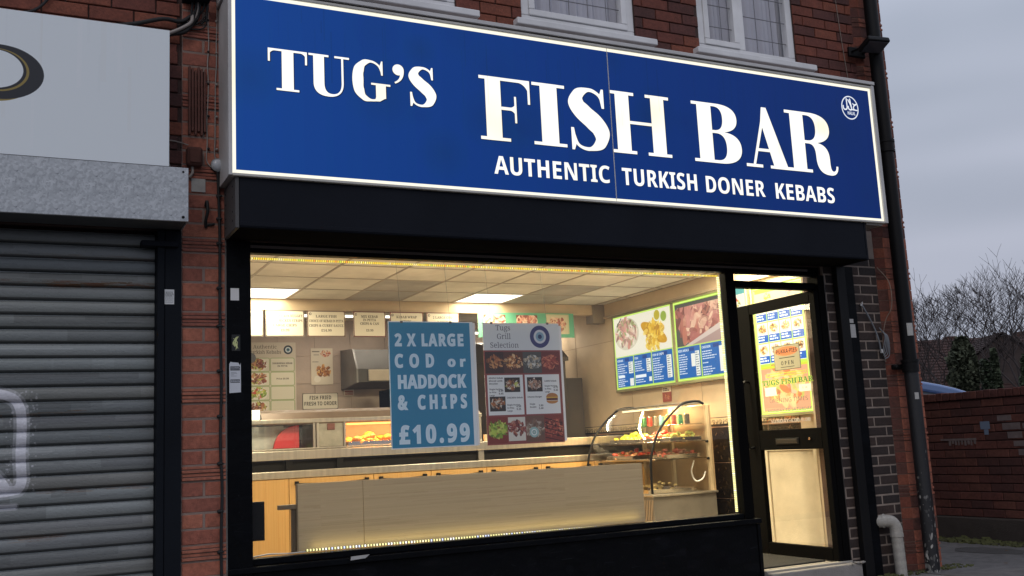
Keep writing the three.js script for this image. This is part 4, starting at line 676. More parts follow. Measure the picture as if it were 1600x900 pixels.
// ------------------------------------------------------------------ printed pictures of food
function plate(x, cx, cy, r, cols, s, n = 90, ring = '#d8d4cc') { reseed(s); if (ring) { x.fillStyle = ring; x.beginPath(); x.ellipse(cx, cy, r, r * 0.72, 0, 0, 7); x.fill(); } for (let i = 0; i < n; i++) { const a = rnd() * 6.3, d = Math.sqrt(rnd()) * r * 0.82, L = rr(0.06, 0.26) * r; x.fillStyle = pick(cols); x.globalAlpha = rr(0.55, 1); x.beginPath(); x.ellipse(cx + Math.cos(a) * d, cy + Math.sin(a) * d * 0.68 - r * 0.05, L, L * rr(0.25, 0.6), rnd() * 3, 0, 7); x.fill(); } x.globalAlpha = 1; }
function photo(x, X, Y, W, Hh, bg, cols, s, n = 160, ring = null) { x.save(); x.beginPath(); x.rect(X, Y, W, Hh); x.clip(); x.fillStyle = bg; x.fillRect(X, Y, W, Hh); plate(x, X + W / 2, Y + Hh / 2, Math.max(W, Hh) * 0.52, cols, s, n, ring); x.restore(); }
const MEAT = ['#6d3a25', '#8e5233', '#a96b42', '#5a2d1e', '#c58b5c', '#b9c05a', '#7a2a20'], PINK = ['#b06a5e', '#c98878', '#8f4c44', '#d9a792', '#e0c3a8', '#7a3e36'], GOLD = ['#d9a520', '#e8bf3e', '#b67d14', '#f0d468', '#c79a2e'], SALAD = ['#7c9a2e', '#a9bf4a', '#c33a2a', '#5c7a22', '#d8c24a'], GRILL = ['#5a3422', '#8e5530', '#b9763c', '#dba05a', '#3c2418', '#e2c090'];
const lines = (x, X, Y, W, n, gap, hh, col, s) => { reseed(s); x.fillStyle = col; for (let i = 0; i < n; i++) { for (let u = X, e = X + W * rr(0.55, 1); u < e;) { const l = Math.min(rr(hh, hh * 4), e - u); x.fillRect(u, Y + i * gap, l, hh); u += l + hh * 0.6; } } };
const eye = (x, cx, cy, r, c = ['#3b3a76', '#e2e2e6', '#7fa3bd', '#1b2a5c']) => { [[1, c[0]], [0.62, c[1]], [0.42, c[2]], [0.2, c[3]]].forEach(([k, f]) => { x.fillStyle = f; x.beginPath(); x.arc(cx, cy, r * k, 0, 7); x.fill(); }); };
const paper = (t, rough = 0.5) => new THREE.MeshStandardMaterial({ map: t, roughness: rough });

// hanging offer posters just behind the glass
hang('poster', 0.556, 0.762, 0.004, paper(canvas(800, 1096, (x, w, h) => {
  x.fillStyle = '#cfd8de'; x.fillRect(0, 0, w, h); x.fillStyle = '#237a9f'; x.fillRect(8, 8, w - 40, h - 16);
  x.fillStyle = '#c3d8e6'; x.strokeStyle = '#c7dcea'; x.textAlign = 'left'; x.lineWidth = 3;
  const row = (s, y, cap, x0, x1, sp = 0) => { x.save(); x.font = 'bold 100px sans-serif'; x.letterSpacing = sp + 'px'; const m = x.measureText(s).width - sp; x.translate(x0, y); x.scale((x1 - x0) / m, cap / 71.4); x.fillText(s, 0, 0); x.lineWidth = 6; x.strokeText(s, 0, 0); x.restore(); x.letterSpacing = '0px'; };
  row('2 X LARGE', 215, 104, 56, 708, 8); row('COD', 400, 112, 48, 420, 40); row('or', 398, 84, 540, 716, 24); row('HADDOCK', 582, 112, 66, 710); row('& CHIPS', 762, 116, 66, 716, 24); row('£10.99', 1052, 148, 70, 730, 14);
}), 0.32), [2.292, 1.502, -0.032], '+z', 'blue offer poster with large pale letters hung in the shop window', 'poster');
hang('poster_backing', 0.022, 0.755, 0.003, M.white, [2.576, 1.5, -0.036], '+z', 'white edge of a second sheet behind the blue offer poster', 'poster');
hang('poster', 0.545, 0.762, 0.004, paper(canvas(1000, 1398, (x, w, h) => {
  x.fillStyle = '#83403a'; x.fillRect(0, 0, w, h); x.fillStyle = '#cdd1d2'; x.fillRect(0, 0, w, 318);
  x.fillStyle = '#4c4c58'; x.textAlign = 'center'; x.font = '86px serif'; x.fillText('Tugs', 260, 86); x.fillText('Grill', 266, 186); x.fillText('Selection', 270, 288); eye(x, 740, 158, 132, ['#36366a', '#c9cbd0', '#7fa0b4', '#23325e']);
  const b = (X, Y, W, Hh, bg, c, s, n) => photo(x, X, Y, W, Hh, bg, c, s, n);
  b(14, 336, 250, 250, '#3b2318', ['#a8693c', '#c08a55', '#6d3f25', '#8a5230'], 31, 60); b(250, 336, 250, 250, '#55301f', GRILL, 32, 200); b(500, 336, 244, 250, '#4c4a44', ['#8d8c86', '#c9c8c0', '#5e5d58', '#2f2e2b', '#b9a78a'], 33, 220); b(744, 336, 242, 250, '#6b2f27', ['#8e3b2e', '#b0553f', '#5a241c', '#c4785a'], 34, 200);
  for (const [X, k] of [[30, 0], [512, 1]]) { x.fillStyle = '#d6d9d9'; x.fillRect(X, 604, 456, 458); }
  const q = (X, Y, p, s) => b(X, Y, 200, 168, '#2e241c', p, s, 80);
  q(246, 634, ['#7a4526', '#9c5d33', '#b9c05a', '#d8d4c8'], 41); q(540, 634, ['#8f6a55', '#b08a70', '#d8cfc4', '#6e4a38'], 42); q(50, 850, ['#8a5230', '#c9c2b4', '#a5642f'], 43);
  x.fillStyle = '#a5703a'; x.beginPath(); x.ellipse(860, 868, 78, 46, 0, Math.PI, 0); x.fill(); x.fillStyle = '#c9a33a'; x.fillRect(782, 868, 156, 14); x.fillStyle = '#5a2d1e'; x.fillRect(784, 882, 152, 26); x.fillStyle = '#b07a42'; x.beginPath(); x.ellipse(860, 912, 78, 36, 0, 0, Math.PI); x.fill();
  x.fillStyle = '#26282a'; x.textAlign = 'left'; x.font = 'bold 27px sans-serif'; const T = (s, X, Y) => x.fillText(s, X, Y);
  T('ADANA Kebab', 48, 648); T('Minced Lamb', 48, 680); T('Shoulder', 48, 712); T('LAMB Kebab', 768, 690); T('CHICKEN Kebab', 268, 876); T('Cheese Burger', 536, 872);
  const pr = (X, Y, a, r) => { x.font = 'bold 25px sans-serif'; a.forEach((s, i) => T(s, X, Y + i * 34)); x.font = 'bold 31px sans-serif'; r.forEach((s, i) => T(s, X + 118, Y + 20 + i * 32)); };
  pr(50, 776, ['Single Portion', 'in Pitta', 'Large'], ['', '6.99', '9.45'].slice(1)); pr(768, 748, ['Single Portion', 'in Pitta', 'Large'], ['6.75', '9.45']); pr(268, 958, ['Single Portion', 'in Pitta', 'Large'], ['6.50', '9.25']); pr(560, 955, ['Single', 'Double'], ['3.80', '5.60']);
  b(22, 1082, 236, 300, '#7a2f22', ['#7d9a2e', '#a9bf4a', '#c6cf6a', '#5c7a22'], 51, 110); b(270, 1090, 220, 270, '#c9c6bc', ['#7a2f2a', '#5a241c', '#a05a44'], 52, 70); b(500, 1080, 240, 300, '#6a4a3a', ['#8a7a6a', '#b9b0a2', '#5e4a3c', '#7a5a48'], 53, 150); eye(x, 600, 1270, 60, ['#8fb0ae', '#d3dad8', '#7d9c9a', '#a9b9b4']); b(740, 1080, 246, 300, '#7a3325', ['#a5503a', '#c4785a', '#8e3b2e', '#4c1e16'], 54, 150);
  x.strokeStyle = 'rgba(40,12,8,0.8)'; x.lineWidth = 10; for (let i = 0; i < 6; i++) { x.beginPath(); x.moveTo(746, 1110 + i * 56); x.lineTo(980, 1180 + i * 52); x.stroke(); }
}), 0.32), [2.910, 1.498, -0.032], '+z', 'white and red grill menu poster with food photographs hung in the shop window', 'poster');
hang('poster_backing', 0.024, 0.74, 0.003, M.white, [3.19, 1.495, -0.036], '+z', 'white edge of a second sheet behind the grill menu poster', 'poster');
for (const [x, lab] of [[2.10, 'fine hanging wire above the left end of the blue poster'], [2.42, 'fine hanging wire above the right end of the blue poster'], [2.70, 'fine hanging wire above the left end of the grill poster'], [3.1, 'fine hanging wire above the right end of the grill poster']]) single('hanging_wire', [rod([x, 1.88, -0.034], [x, 2.6, -0.15], 0.0011, 5), bx(x - 0.008, x + 0.008, 1.872, 1.886, -0.038, -0.029)], mat([0.10, 0.09, 0.08], 0.5), lab, 'wire');

// pale boarded partition behind the lower part of the window, and its prop
{
  const t = thing('partition_panel', 'pale wood grain board standing behind the lower half of the shop window', 'partition', [2.63, 0.56, -0.11]);
  const grain = canvas(1024, 512, (x, w, h) => { x.fillStyle = '#b7a27e'; x.fillRect(0, 0, w, h); reseed(88); for (let i = 0; i < 900; i++) { x.fillStyle = pick(['#a8926d', '#c5b08c', '#9b8662', '#bba680']); x.globalAlpha = rr(0.06, 0.3); const Y = rr(0, h); x.fillRect(rr(-200, w), Y, rr(80, 600), rr(1, 5)); } x.globalAlpha = 1; });
  const m = new THREE.MeshStandardMaterial({ map: grain, roughness: 0.4 }); grain.wrapS = grain.wrapT = THREE.RepeatWrapping;
  for (const [a, b] of [[1.47, 1.853], [1.856, 3.797]]) { const g = bx(a, b, 0.57, 0.953, -0.118, -0.098), uv = g.attributes.uv; for (let i = 0; i < uv.count; i++) uv.setXY(i, uv.getX(i) / 1.6, uv.getY(i) / 0.8); part('board', g, m, t); }
  part('edge_strip', bx(1.462, 1.4695, 0.57, 0.953, -0.119, -0.097), worn([0.25, 0.19, 0.11], 0.6), t);
  part('bracket_arm', rbx(1.36, 1.461, 0.815, 0.841, -0.135, -0.10, 0.003), worn([0.20, 0.15, 0.09], 0.6), t);
  part('leg', rbx(1.436, 1.4615, 0.57, 0.814, -0.14, -0.11, 0.003), worn([0.12, 0.085, 0.045], 0.6), t);
}

// ------------------------------------------------------------------ counter with oak fronts
const oak = new THREE.MeshStandardMaterial({ roughness: 0.45, map: canvas(512, 512, (x, w, h) => { x.fillStyle = '#a98551'; x.fillRect(0, 0, w, h); reseed(90); for (let i = 0; i < 700; i++) { x.fillStyle = pick(['#9f773f', '#b99059', '#946c38', '#b4884f']); x.globalAlpha = rr(0.08, 0.35); x.fillRect(rr(0, w), rr(-200, h), rr(1, 4), rr(60, 500)); } x.globalAlpha = 1; }) });
oak.map.wrapS = oak.map.wrapT = THREE.RepeatWrapping;
{
  const t = thing('counter', 'long serving counter with steel top and light oak doors', 'counter', [3.3, 0.175, -3.2]);
  part('carcass', bx(0.95, 5.80, 0.18, 0.93, -3.55, -2.925), worn([0.05, 0.045, 0.04], 0.7), t);
  part('steel_top', rbx(0.94, 5.82, 1.086, 1.165, -3.56, -2.885, 0.008), M.steel, t);
  part('recess', bx(0.95, 5.80, 0.995, 1.085, -3.5, -2.93), M.blackMetal, t);
  part('steel_rail', rbx(0.94, 5.82, 0.932, 0.996, -3.55, -2.89, 0.008), M.steel, t);
  for (const x of [2.12, 2.56, 3.90]) part('mullion', bx(x - 0.028, x + 0.028, 0.997, 1.0855, -2.93, -2.905), x > 3 ? M.steel : M.blackMetal, t);
  const E = [0.96, 1.585, 2.115, 2.86, 3.40, 3.95, 4.52, 5.1, 5.78];
  for (let k = 0; k < E.length - 1; k++) {
    const d = part('door_panel', rbx(E[k], E[k + 1] - 0.004, 0.24, 0.93, -2.924, -2.902, 0.003), oak, t);
    if (k > 1) { const a = E[k] + 0.06, b = E[k + 1] - 0.07, y = 0.885; part('handle', [tube([[a, y, -2.875], [(a + b) / 2, y - 0.01, -2.868], [b, y, -2.875]], 0.006, 20), rbx(a - 0.016, a + 0.016, y - 0.012, y + 0.02, -2.902, -2.866, 0.004), rbx(b - 0.016, b + 0.016, y - 0.012, y + 0.02, -2.902, -2.866, 0.004)], M.blackMetal, d); }
  }
  part('plinth', bx(0.96, 5.78, 0.178, 0.238, -3.4, -2.94), M.blackMetal, t);
}
// heated glass cabinets on the counter
{
  const t = thing('heated_cabinet', 'steel framed hot food display cabinet on the counter glowing orange inside', 'display cabinet', [2.7, 1.166, -3.2]);
  const zF = -2.92, zB = -3.5, prof = [[zF, 1.385], [zF + 0.012, 1.42], [zF - 0.01, 1.43], [zF - 0.08, 1.485], [zF - 0.2, 1.515], [zB, 1.52], [zB, 1.385]];
  part('hood', prism(prof, 'x', 1.9, 3.92), M.hood, t);
  part('hood_lip', rbx(1.60, 3.925, 1.392, 1.428, zF - 0.01, zF + 0.016, 0.006), M.steel, t);
  for (const [a, b] of [[1.60, 1.63], [2.33, 2.352], [2.36, 2.385], [2.60, 2.62], [3.88, 3.92]]) part('upright', rbx(a, b, 1.167, 1.391, zF - 0.02, zF + 0.006, 0.004), M.steel, t);
  part('base_rail', rbx(1.60, 3.92, 1.167, 1.182, zB, zF + 0.014, 0.004), M.steel, t);
  part('steel_panel', rbx(2.386, 2.599, 1.183, 1.39, zF - 0.02, zF - 0.004, 0.004), worn([0.32, 0.30, 0.25], 0.4, 6, 0.001, { metalness: 0.7 }), t);
  part('back_panel', bx(1.6, 3.92, 1.183, 1.5, zB - 0.02, zB), M.steelDull, t);
  part('divider', bx(2.37, 2.61, 1.183, 1.385, zB + 0.01, zF - 0.03), M.steelDull, t);
  for (const [a, b] of [[1.63, 2.33], [2.62, 3.88]]) { const g = new THREE.PlaneGeometry(b - a, 0.205).toNonIndexed(); g.translate((a + b) / 2, 1.286, zF - 0.012); part('pane', g, M.pane, t); }
  part('heat_lamp', rbx(2.66, 3.84, 1.366, 1.382, zF - 0.13, zF - 0.10, 0.006), glow([1, 0.42, 0.08], 2.4), t);
  areaLight([3.25, 1.362, zF - 0.115], 1.15, 0.03, new THREE.Color(1, 0.42, 0.11), 230, [0, -1, -0.5]);
  part('badge', [rbx(2.455, 2.525, 1.325, 1.382, zF - 0.004, zF + 0.004, 0.012), rbx(2.46, 2.52, 1.33, 1.352, zF + 0.003, zF + 0.006, 0.004)], mat([0.10, 0.03, 0.02], 0.5), t, 'small dark red and black badge');
  part('lit_end', rbx(1.62, 1.885, 1.43, 1.515, zF - 0.05, zF - 0.01, 0.01), glow([0.95, 1, 0.78], 1.05), t, 'bright white lit end of the hood');
}
{
  const t = thing('lid', 'curved red plastic lid leaning inside the left glass cabinet', 'lid', [2.2, 1.183, -3.05]);
  const s = new THREE.Shape(); s.moveTo(0, 0); s.lineTo(0.215, 0); s.lineTo(0.215, 0.185); s.quadraticCurveTo(0.03, 0.175, 0, 0); const g = new THREE.ExtrudeGeometry(s, { depth: 0.02, bevelEnabled: true, bevelSize: 0.006, bevelThickness: 0.006, bevelSegments: 2 }); g.translate(2.02, 1.19, -3.05); part('shell', g, M.red, t);
  part('rim', rbx(2.236, 2.262, 1.184, 1.378, -3.055, -3.02, 0.004), M.blackMetal, t);
}
hang('backing_card', 0.56, 0.19, 0.003, worn([0.5, 0.5, 0.46], 0.5), [1.92, 1.282, -3.08], '+z', 'pale grey card standing behind the red lid in the left cabinet', 'card');
{ // hot food
  reseed(120);
  const lump = (cx, cy, cz, s, n = 1) => { const g = new THREE.IcosahedronGeometry(s, 1), p = g.attributes.position; for (let i = 0; i < p.count; i++) { const k = 1 + 0.35 * (fbm(p.getX(i) * 9 + cx * 7, p.getY(i) * 9 + p.getZ(i) * 5 + cz, 16, 2) - 0.5); p.setXYZ(i, p.getX(i) * k * rr(1, 1.02), p.getY(i) * k * 0.6, p.getZ(i) * k); } g.rotateY(rnd() * 6); g.rotateZ(rr(-0.5, 0.5)); g.computeVertexNormals(); g.translate(cx, cy, cz); return metreUV(g); };
  const tray = (name, label, x0, x1, y, z0, z1, mats, n, s, cat = 'food tray') => {
    const t = thing(name, label, cat, [(x0 + x1) / 2, y, (z0 + z1) / 2]);
    part('tray', [rbx(x0, x1, y, y + 0.006, z0, z1, 0.003, 1), rbx(x0, x1, y, y + 0.035, z1 - 0.006, z1, 0.002, 1), rbx(x0, x1, y, y + 0.035, z0, z0 + 0.006, 0.002, 1), rbx(x0, x0 + 0.006, y, y + 0.035, z0 + 0.0061, z1 - 0.0061, 0.002, 1), rbx(x1 - 0.006, x1, y, y + 0.035, z0 + 0.0061, z1 - 0.0061, 0.002, 1)], M.chrome, t);
    mats.forEach((m, k) => { const l = []; for (let i = 0; i < n; i++) { const u = rr(0.04, 0.96), v = rr(0.06, 0.94), pile = 0.035 + 0.05 * Math.sin(u * 3.1) * Math.sin(v * 3.1); l.push(lump(x0 + (x1 - x0) * u, y + rr(0.012, pile + 0.01), z0 + (z1 - z0) * v, rr(0.6, 1.2) * s)); } const f = part('filling', l, m, t); f.userData.kind = 'stuff'; });
  };
  const F = (c) => mat(c, 0.45);
  tray('food_tray', 'tray of golden battered fish under the orange heat lamp', 2.66, 3.2, 1.183, -3.3, -2.98, [F([0.55, 0.26, 0.05]), F([0.42, 0.17, 0.03])], 22, 0.045);
  tray('food_tray', 'tray of fried chicken pieces beside the battered fish under the heat lamp', 3.24, 3.84, 1.183, -3.3, -2.98, [F([0.5, 0.2, 0.05]), F([0.36, 0.12, 0.03])], 22, 0.04);
  // chilled counter contents
  tray('salad_tray', 'tray heaped with yellow and green peppers on the upper shelf of the glass deli case', 5.18, 5.55, 1.082, -2.72, -2.28, [F([0.62, 0.50, 0.03]), F([0.30, 0.36, 0.03])], 40, 0.026);
  tray('salad_tray', 'tray heaped with red pepper strips on the upper shelf of the glass deli case', 5.20, 5.56, 1.082, -2.24, -1.98, [F([0.58, 0.05, 0.02]), F([0.5, 0.10, 0.03])], 34, 0.026);
  tray('salad_tray', 'tray of pale onion and cucumber at the near end of the upper deli shelf', 5.24, 5.58, 1.082, -1.95, -1.80, [F([0.55, 0.46, 0.10]), F([0.30, 0.33, 0.08])], 16, 0.022);
  tray('meat_tray', 'tray of red marinated meat on the lower shelf of the glass deli case', 5.12, 5.56, 0.932, -2.70, -2.25, [F([0.46, 0.05, 0.025]), F([0.6, 0.3, 0.16])], 34, 0.026);
  tray('meat_tray', 'tray of pink sliced meat at the near end of the lower deli shelf', 5.22, 5.58, 0.932, -2.10, -1.84, [F([0.48, 0.09, 0.06]), F([0.55, 0.25, 0.18])], 18, 0.024);
  tray('food_tray', 'flat tray of pale pastries on the base of the glass deli case', 5.04, 5.56, 0.632, -2.6, -1.9, [F([0.55, 0.42, 0.2])], 26, 0.022);
}
// glass deli case along the right wall
{
  const t = thing('deli_case', 'curved glass chilled deli case with black ribs along the right wall', 'display case', [5.3, 0.175, -2.28]);
  const z0 = -2.82, z1 = -1.75, P = [[4.982, 0.64], [4.98, 0.78], [4.99, 0.93], [5.03, 1.06], [5.095, 1.18], [5.18, 1.27], [5.27, 1.345], [5.36, 1.405]];
  const curve = new THREE.CatmullRomCurve3(P.map((p) => new THREE.Vector3(p[0], p[1], 0))).getPoints(28).map((p) => [p.x, p.y]);
  part('base', rbx(4.985, 5.66, 0.19, 0.612, z0, z1, 0.008), worn([0.20, 0.18, 0.155], 0.45, 2, 0.0004, { metalness: 0.3 }), t);
  part('base_top', rbx(4.97, 5.675, 0.613, 0.631, z0 - 0.01, z1 + 0.012, 0.005), M.steel, t);
  const lou = []; for (let k = 0; k < 9; k++) { const g = bx(-0.004, 0.004, -0.19, 0.19, -0.010, 0.010); g.rotateX(0.22); g.translate(4.981, 0.4, z1 - 0.05 - k * 0.038); lou.push(g); } part('louvre', lou, worn([0.30, 0.22, 0.15], 0.5), t);
  part('curved_pane', prism(curve, 'z', z0 + 0.005, z1 - 0.005, false), glass({ roughness: 0.02 }), t);
  const end = (z) => { const s = new THREE.Shape([...curve, [5.60, 1.41], [5.63, 1.34], [5.63, 0.64]].map((p) => new THREE.Vector2(...p))); const g = new THREE.ShapeGeometry(s).toNonIndexed(); g.translate(0, 0, z); return g; };
  part('end_pane', end(z1 - 0.004), M.pane, t); part('end_pane', end(z0 + 0.004), M.pane, t);
  for (const z of [z0, z1]) part('rib', tube([...P.map((p) => [p[0] - 0.004, p[1], z]), [5.40, 1.418, z], [5.55, 1.422, z], [5.585, 1.40, z]], 0.011, 60, 8), M.blackMetal, t);
  part('top_rail', [rbx(5.33, 5.40, 1.400, 1.418, z0, z1, 0.005), rbx(5.56, 5.60, 1.395, 1.42, z0, z1, 0.005)], M.steel, t);
  const tg = new THREE.PlaneGeometry(0.16, z1 - z0).toNonIndexed(); tg.rotateX(-Math.PI / 2); tg.translate(5.48, 1.412, (z0 + z1) / 2); part('top_pane', tg, M.pane, t);
  for (const z of [z0 + 0.02, (z0 + z1) / 2 - 0.05, z1 - 0.02]) part('back_post', rbx(5.612, 5.645, 0.632, 1.392, z - 0.018, z + 0.018, 0.004), worn([0.45, 0.35, 0.22], 0.45), t);
  part('back_panel', bx(5.648, 5.66, 0.632, 1.39, z0, z1), worn([0.34, 0.24, 0.14], 0.4), t);
  for (const [y, x] of [[1.072, 5.11], [0.922, 5.06]]) { part('shelf', rbx(x, 5.61, y, y + 0.007, z0 + 0.03, z1 - 0.03, 0.002, 1), glass({ thickness: 0.007, color: 0xf2f7ee }), t); part('shelf_edge', rbx(x - 0.006, x, y - 0.004, y + 0.012, z0 + 0.03, z1 - 0.03, 0.003, 1), M.chrome, t); part('knob', [rod([5.60, y - 0.006, z1 - 0.012], [5.60, y - 0.006, z1 + 0.006], 0.012)], M.blackMetal, t); }
  part('lamp_tube', rbx(5.37, 5.39, 1.378, 1.394, z0 + 0.05, z1 - 0.05, 0.006), glow([1, 0.86, 0.55], 1.6), t);
  areaLight([5.38, 1.374, (z0 + z1) / 2], 0.025, 0.95, new THREE.Color(1, 0.66, 0.26), 480, [0.15, -1, 0]);
  part('tube_hose', tube([[5.55, 0.90, -1.9], [5.50, 0.80, -1.88], [5.52, 0.72, -1.85], [5.58, 0.74, -1.83], [5.61, 0.80, -1.82]], 0.007), M.white, t);
  reseed(140);
  part('top_shelf', rbx(5.42, 5.61, 1.225, 1.232, z0 + 0.04, z1 - 0.06, 0.002, 1), M.chrome, t);
}
reseed(141);
{ const cols = [[0.03, 0.16, 0.06], [0.35, 0.03, 0.02], [0.05, 0.05, 0.05], [0.05, 0.14, 0.2], [0.4, 0.3, 0.06], [0.3, 0.06, 0.05], [0.05, 0.2, 0.1], [0.08, 0.07, 0.06]], said = ['green', 'red', 'black', 'blue', 'yellow', 'dark red', 'bright green', 'brown'];
  cols.forEach((c, k) => { const z = -2.62 + k * 0.1, t = thing('drink_can', `${said[k]} drink can in the row at the top back of the deli case`, 'can', [5.52, 1.233, z], 'cans at the top back of the deli case'); part('can', rod([5.52, 1.234, z], [5.52, 1.318, z], 0.026, 14), mat(c, 0.3, { metalness: 0.3 }), t); part('lid', rod([5.52, 1.318, z], [5.52, 1.324, z], 0.022, 14), M.chrome, t); }); }
hang('wall_card', 0.15, 0.15, 0.003, paper(canvas(128, 128, (x) => { x.fillStyle = '#8a4a40'; x.fillRect(0, 0, 128, 128); x.fillStyle = '#cfc6b6'; x.fillRect(0, 0, 128, 46); plate(x, 64, 88, 40, ['#c58b5c', '#5a2d1e', '#d9a792', '#402018'], 9, 40, null); x.fillStyle = '#4a3a34'; lines(x, 14, 12, 100, 2, 16, 9, '#4a3a34', 3); })), [5.842, 1.545, -2.66], '-x', 'small picture card on the right wall above the deli case', 'card');
single('acrylic_holder', [prism([[5.77, 1.42], [5.80, 1.42], [5.84, 1.56], [5.83, 1.56]], 'z', -2.52, -2.42)], glass({ roughness: 0.15 }), 'small clear plastic leaflet holder beside the picture card', 'leaflet holder');

// ------------------------------------------------------------------ menus
const menu = (rows, border, bg = '#d8d3c5') => paper(canvas(448, 304, (x, w, h) => { x.fillStyle = border; x.fillRect(0, 0, w, h); x.fillStyle = bg; x.beginPath(); x.roundRect(12, 12, w - 24, h - 24, 12); x.fill(); x.fillStyle = '#4b4448'; x.beginPath(); x.arc(36, 38, 15, 0, 7); x.fill(); x.fillStyle = bg; x.beginPath(); x.arc(38, 38, 8, 0, 7); x.fill(); x.fillStyle = '#1f1a18'; x.textAlign = 'center'; x.font = 'bold 40px serif'; rows.forEach(([s, y]) => x.fillText(s, w / 2, y, w - 40)); }));
const Z = -3.735;
for (const [a, b, rows, border, lab, dy] of [[1.75, 2.098, [['LARGE COD', 70], ['CHIPS', 130], ['PEAS', 180]], '#6d645c', 'pale menu sign at the far left of the row above the counter', 0], [2.118, 2.486, [['10 Pc. CHICKEN NUGGET', 80], ['10 Pc. CHICKEN STRIPS', 134], ['LARGE CHIPS', 188], ['£9.99', 244]], '#6d645c', 'pale menu sign for chicken nuggets and strips above the counter', 0], [2.515, 2.888, [['LARGE FISH', 80], ['CHOICE OF KEBAB IN PITTA', 134], ['CHIPS & CURRY SAUCE', 188], ['£14.99', 244]], '#6f5a52', 'pale menu sign for large fish and kebab in pitta above the counter', 0], [2.972, 3.30, [['MIX KEBAB', 76], ['IN PITTA', 116], ['CHIPS & CAN', 160], ['£9.99', 240]], '#6a3a35', 'red bordered menu sign for mix kebab above the counter', 0], [3.347, 3.70, [['KEBAB WRAP', 76], ['CHIPS', 130]], '#6a3a35', 'red bordered menu sign for kebab wrap above the blue poster', 0], [3.736, 4.092, [['2 LARGE COD', 76], ['2 CHIPS', 130]], '#6a3a35', 'red bordered menu sign for two large cod above the blue poster', 0]])
  hang('menu_sign', b - a, 0.252, 0.006, menu(rows, border), [(a + b) / 2, 2.36, Z], '+z', lab, 'menu sign', 'menu signs hung in a row above the counter');
hang('menu_sign', 1.14, 0.262, 0.006, paper(canvas(1024, 236, (x, w, h) => { x.fillStyle = '#5fa487'; x.fillRect(0, 0, w, h); for (const [X, s, r] of [[60, 1, 0], [400, 2, 0], [730, 3, 1]]) { if (r) { x.fillStyle = '#b7b795'; x.fillRect(X - 10, 10, 250, 190); } photo(x, X, 22, 225, 130 + r * 50, r ? '#c5bda0' : '#7a3a2c', PINK, 60 + s, 90, r ? null : '#d8c9b8'); } })), [4.875, 2.366, Z], '+z', 'green menu strip with three food photographs above the grill poster', 'menu sign');
hang('poster', 0.56, 0.78, 0.004, paper(canvas(640, 900, (x, w, h) => {
  x.fillStyle = '#c3b9a8'; x.fillRect(0, 0, w, h); x.fillStyle = '#3b3430'; x.font = '62px serif'; x.textAlign = 'center'; x.fillText('Authentic', 260, 76); x.fillText('Turkish Kebabs', 260, 142, 400); eye(x, 545, 92, 56, ['#22303e', '#cfd6da', '#5d8596', '#1b2a3c']);
  for (let r = 0; r < 4; r++) for (let c = 0; c < 2; c++) { const X = 20 + c * 306, Y = 196 + r * 176; x.strokeStyle = '#8ba06a'; x.lineWidth = 8; x.fillStyle = '#d2cdbb'; x.beginPath(); x.roundRect(X, Y, 292, 164, 16); x.fill(); x.stroke(); if (!c) { x.save(); x.beginPath(); x.roundRect(X + 4, Y + 4, 284, 156, 14); x.clip(); plate(x, X + 150, Y + 84, 120, r === 2 ? SALAD : MEAT, 200 + r, 80, '#ddd8cb'); x.restore(); } else { x.fillStyle = '#453c36'; x.font = 'bold 30px sans-serif'; if (r === 1) x.fillText('Price £9.99', X + 146, Y + 92); else if (r === 0) { x.fillText('SHAWARMA KEBAB', X + 146, Y + 76, 250); x.fillText('IN PITTA', X + 146, Y + 110); } } }
})), [2.49, 1.955, -5.186], '+z', 'cream poster of Turkish kebabs with a blue eye emblem on the back wall', 'poster');
hang('poster', 0.245, 0.40, 0.004, paper(canvas(320, 520, (x, w, h) => { x.fillStyle = '#cfc5b3'; x.fillRect(0, 0, w, h); plate(x, 215, 80, 84, ['#b5432f', '#cf8a5c', '#d9c2a0', '#8e3526'], 71, 60, null); plate(x, 180, 330, 130, ['#7a4420', '#9c5d2c', '#6a3515', '#b9793a', '#d8a860'], 72, 110, null); x.fillStyle = '#ddd5c6'; x.beginPath(); x.arc(90, 440, 48, 0, 7); x.fill(); x.fillStyle = '#6a625a'; x.fillRect(20, 190, 90, 8); x.fillRect(16, 40, 110, 14); x.fillRect(40, 90, 80, 8); })), [3.06, 2.08, -5.186], '+z', 'tall food poster with fried chicken and red peppers on the back wall', 'poster');
hang('wall_sign', 0.395, 0.175, 0.005, paper(canvas(640, 284, (x, w, h) => { x.fillStyle = '#3a3733'; x.fillRect(0, 0, w, h); x.fillStyle = '#cfc9ba'; x.beginPath(); x.roundRect(8, 8, w - 16, h - 16, 18); x.fill(); x.fillStyle = '#17130f'; x.textAlign = 'center'; x.font = 'bold 94px sans-serif'; x.fillText('FISH FRIED', 320, 112, 400); x.fillText('FRESH TO ORDER', 320, 216, 590); })), [3.035, 1.70, -5.186], '+z', 'pale sign with bold black letters about fresh fried fish', 'sign');
hang('wall_sign', 0.115, 0.165, 0.004, paper(canvas(128, 184, (x, w, h) => { x.fillStyle = '#cbbfb0'; x.fillRect(0, 0, w, h); x.strokeStyle = '#8e2f28'; x.lineWidth = 12; x.beginPath(); x.arc(64, 60, 42, 0, 7); x.stroke(); x.beginPath(); x.moveTo(34, 32); x.lineTo(94, 90); x.stroke(); x.fillStyle = '#4a3a34'; x.fillRect(34, 56, 56, 9); x.fillStyle = '#8e2f28'; x.fillRect(12, 124, 104, 12); x.fillRect(12, 146, 104, 10); x.fillRect(12, 164, 104, 8); })), [3.36, 1.835, -5.186], '+z', 'small no smoking sign with a red ring on the back wall', 'sign');
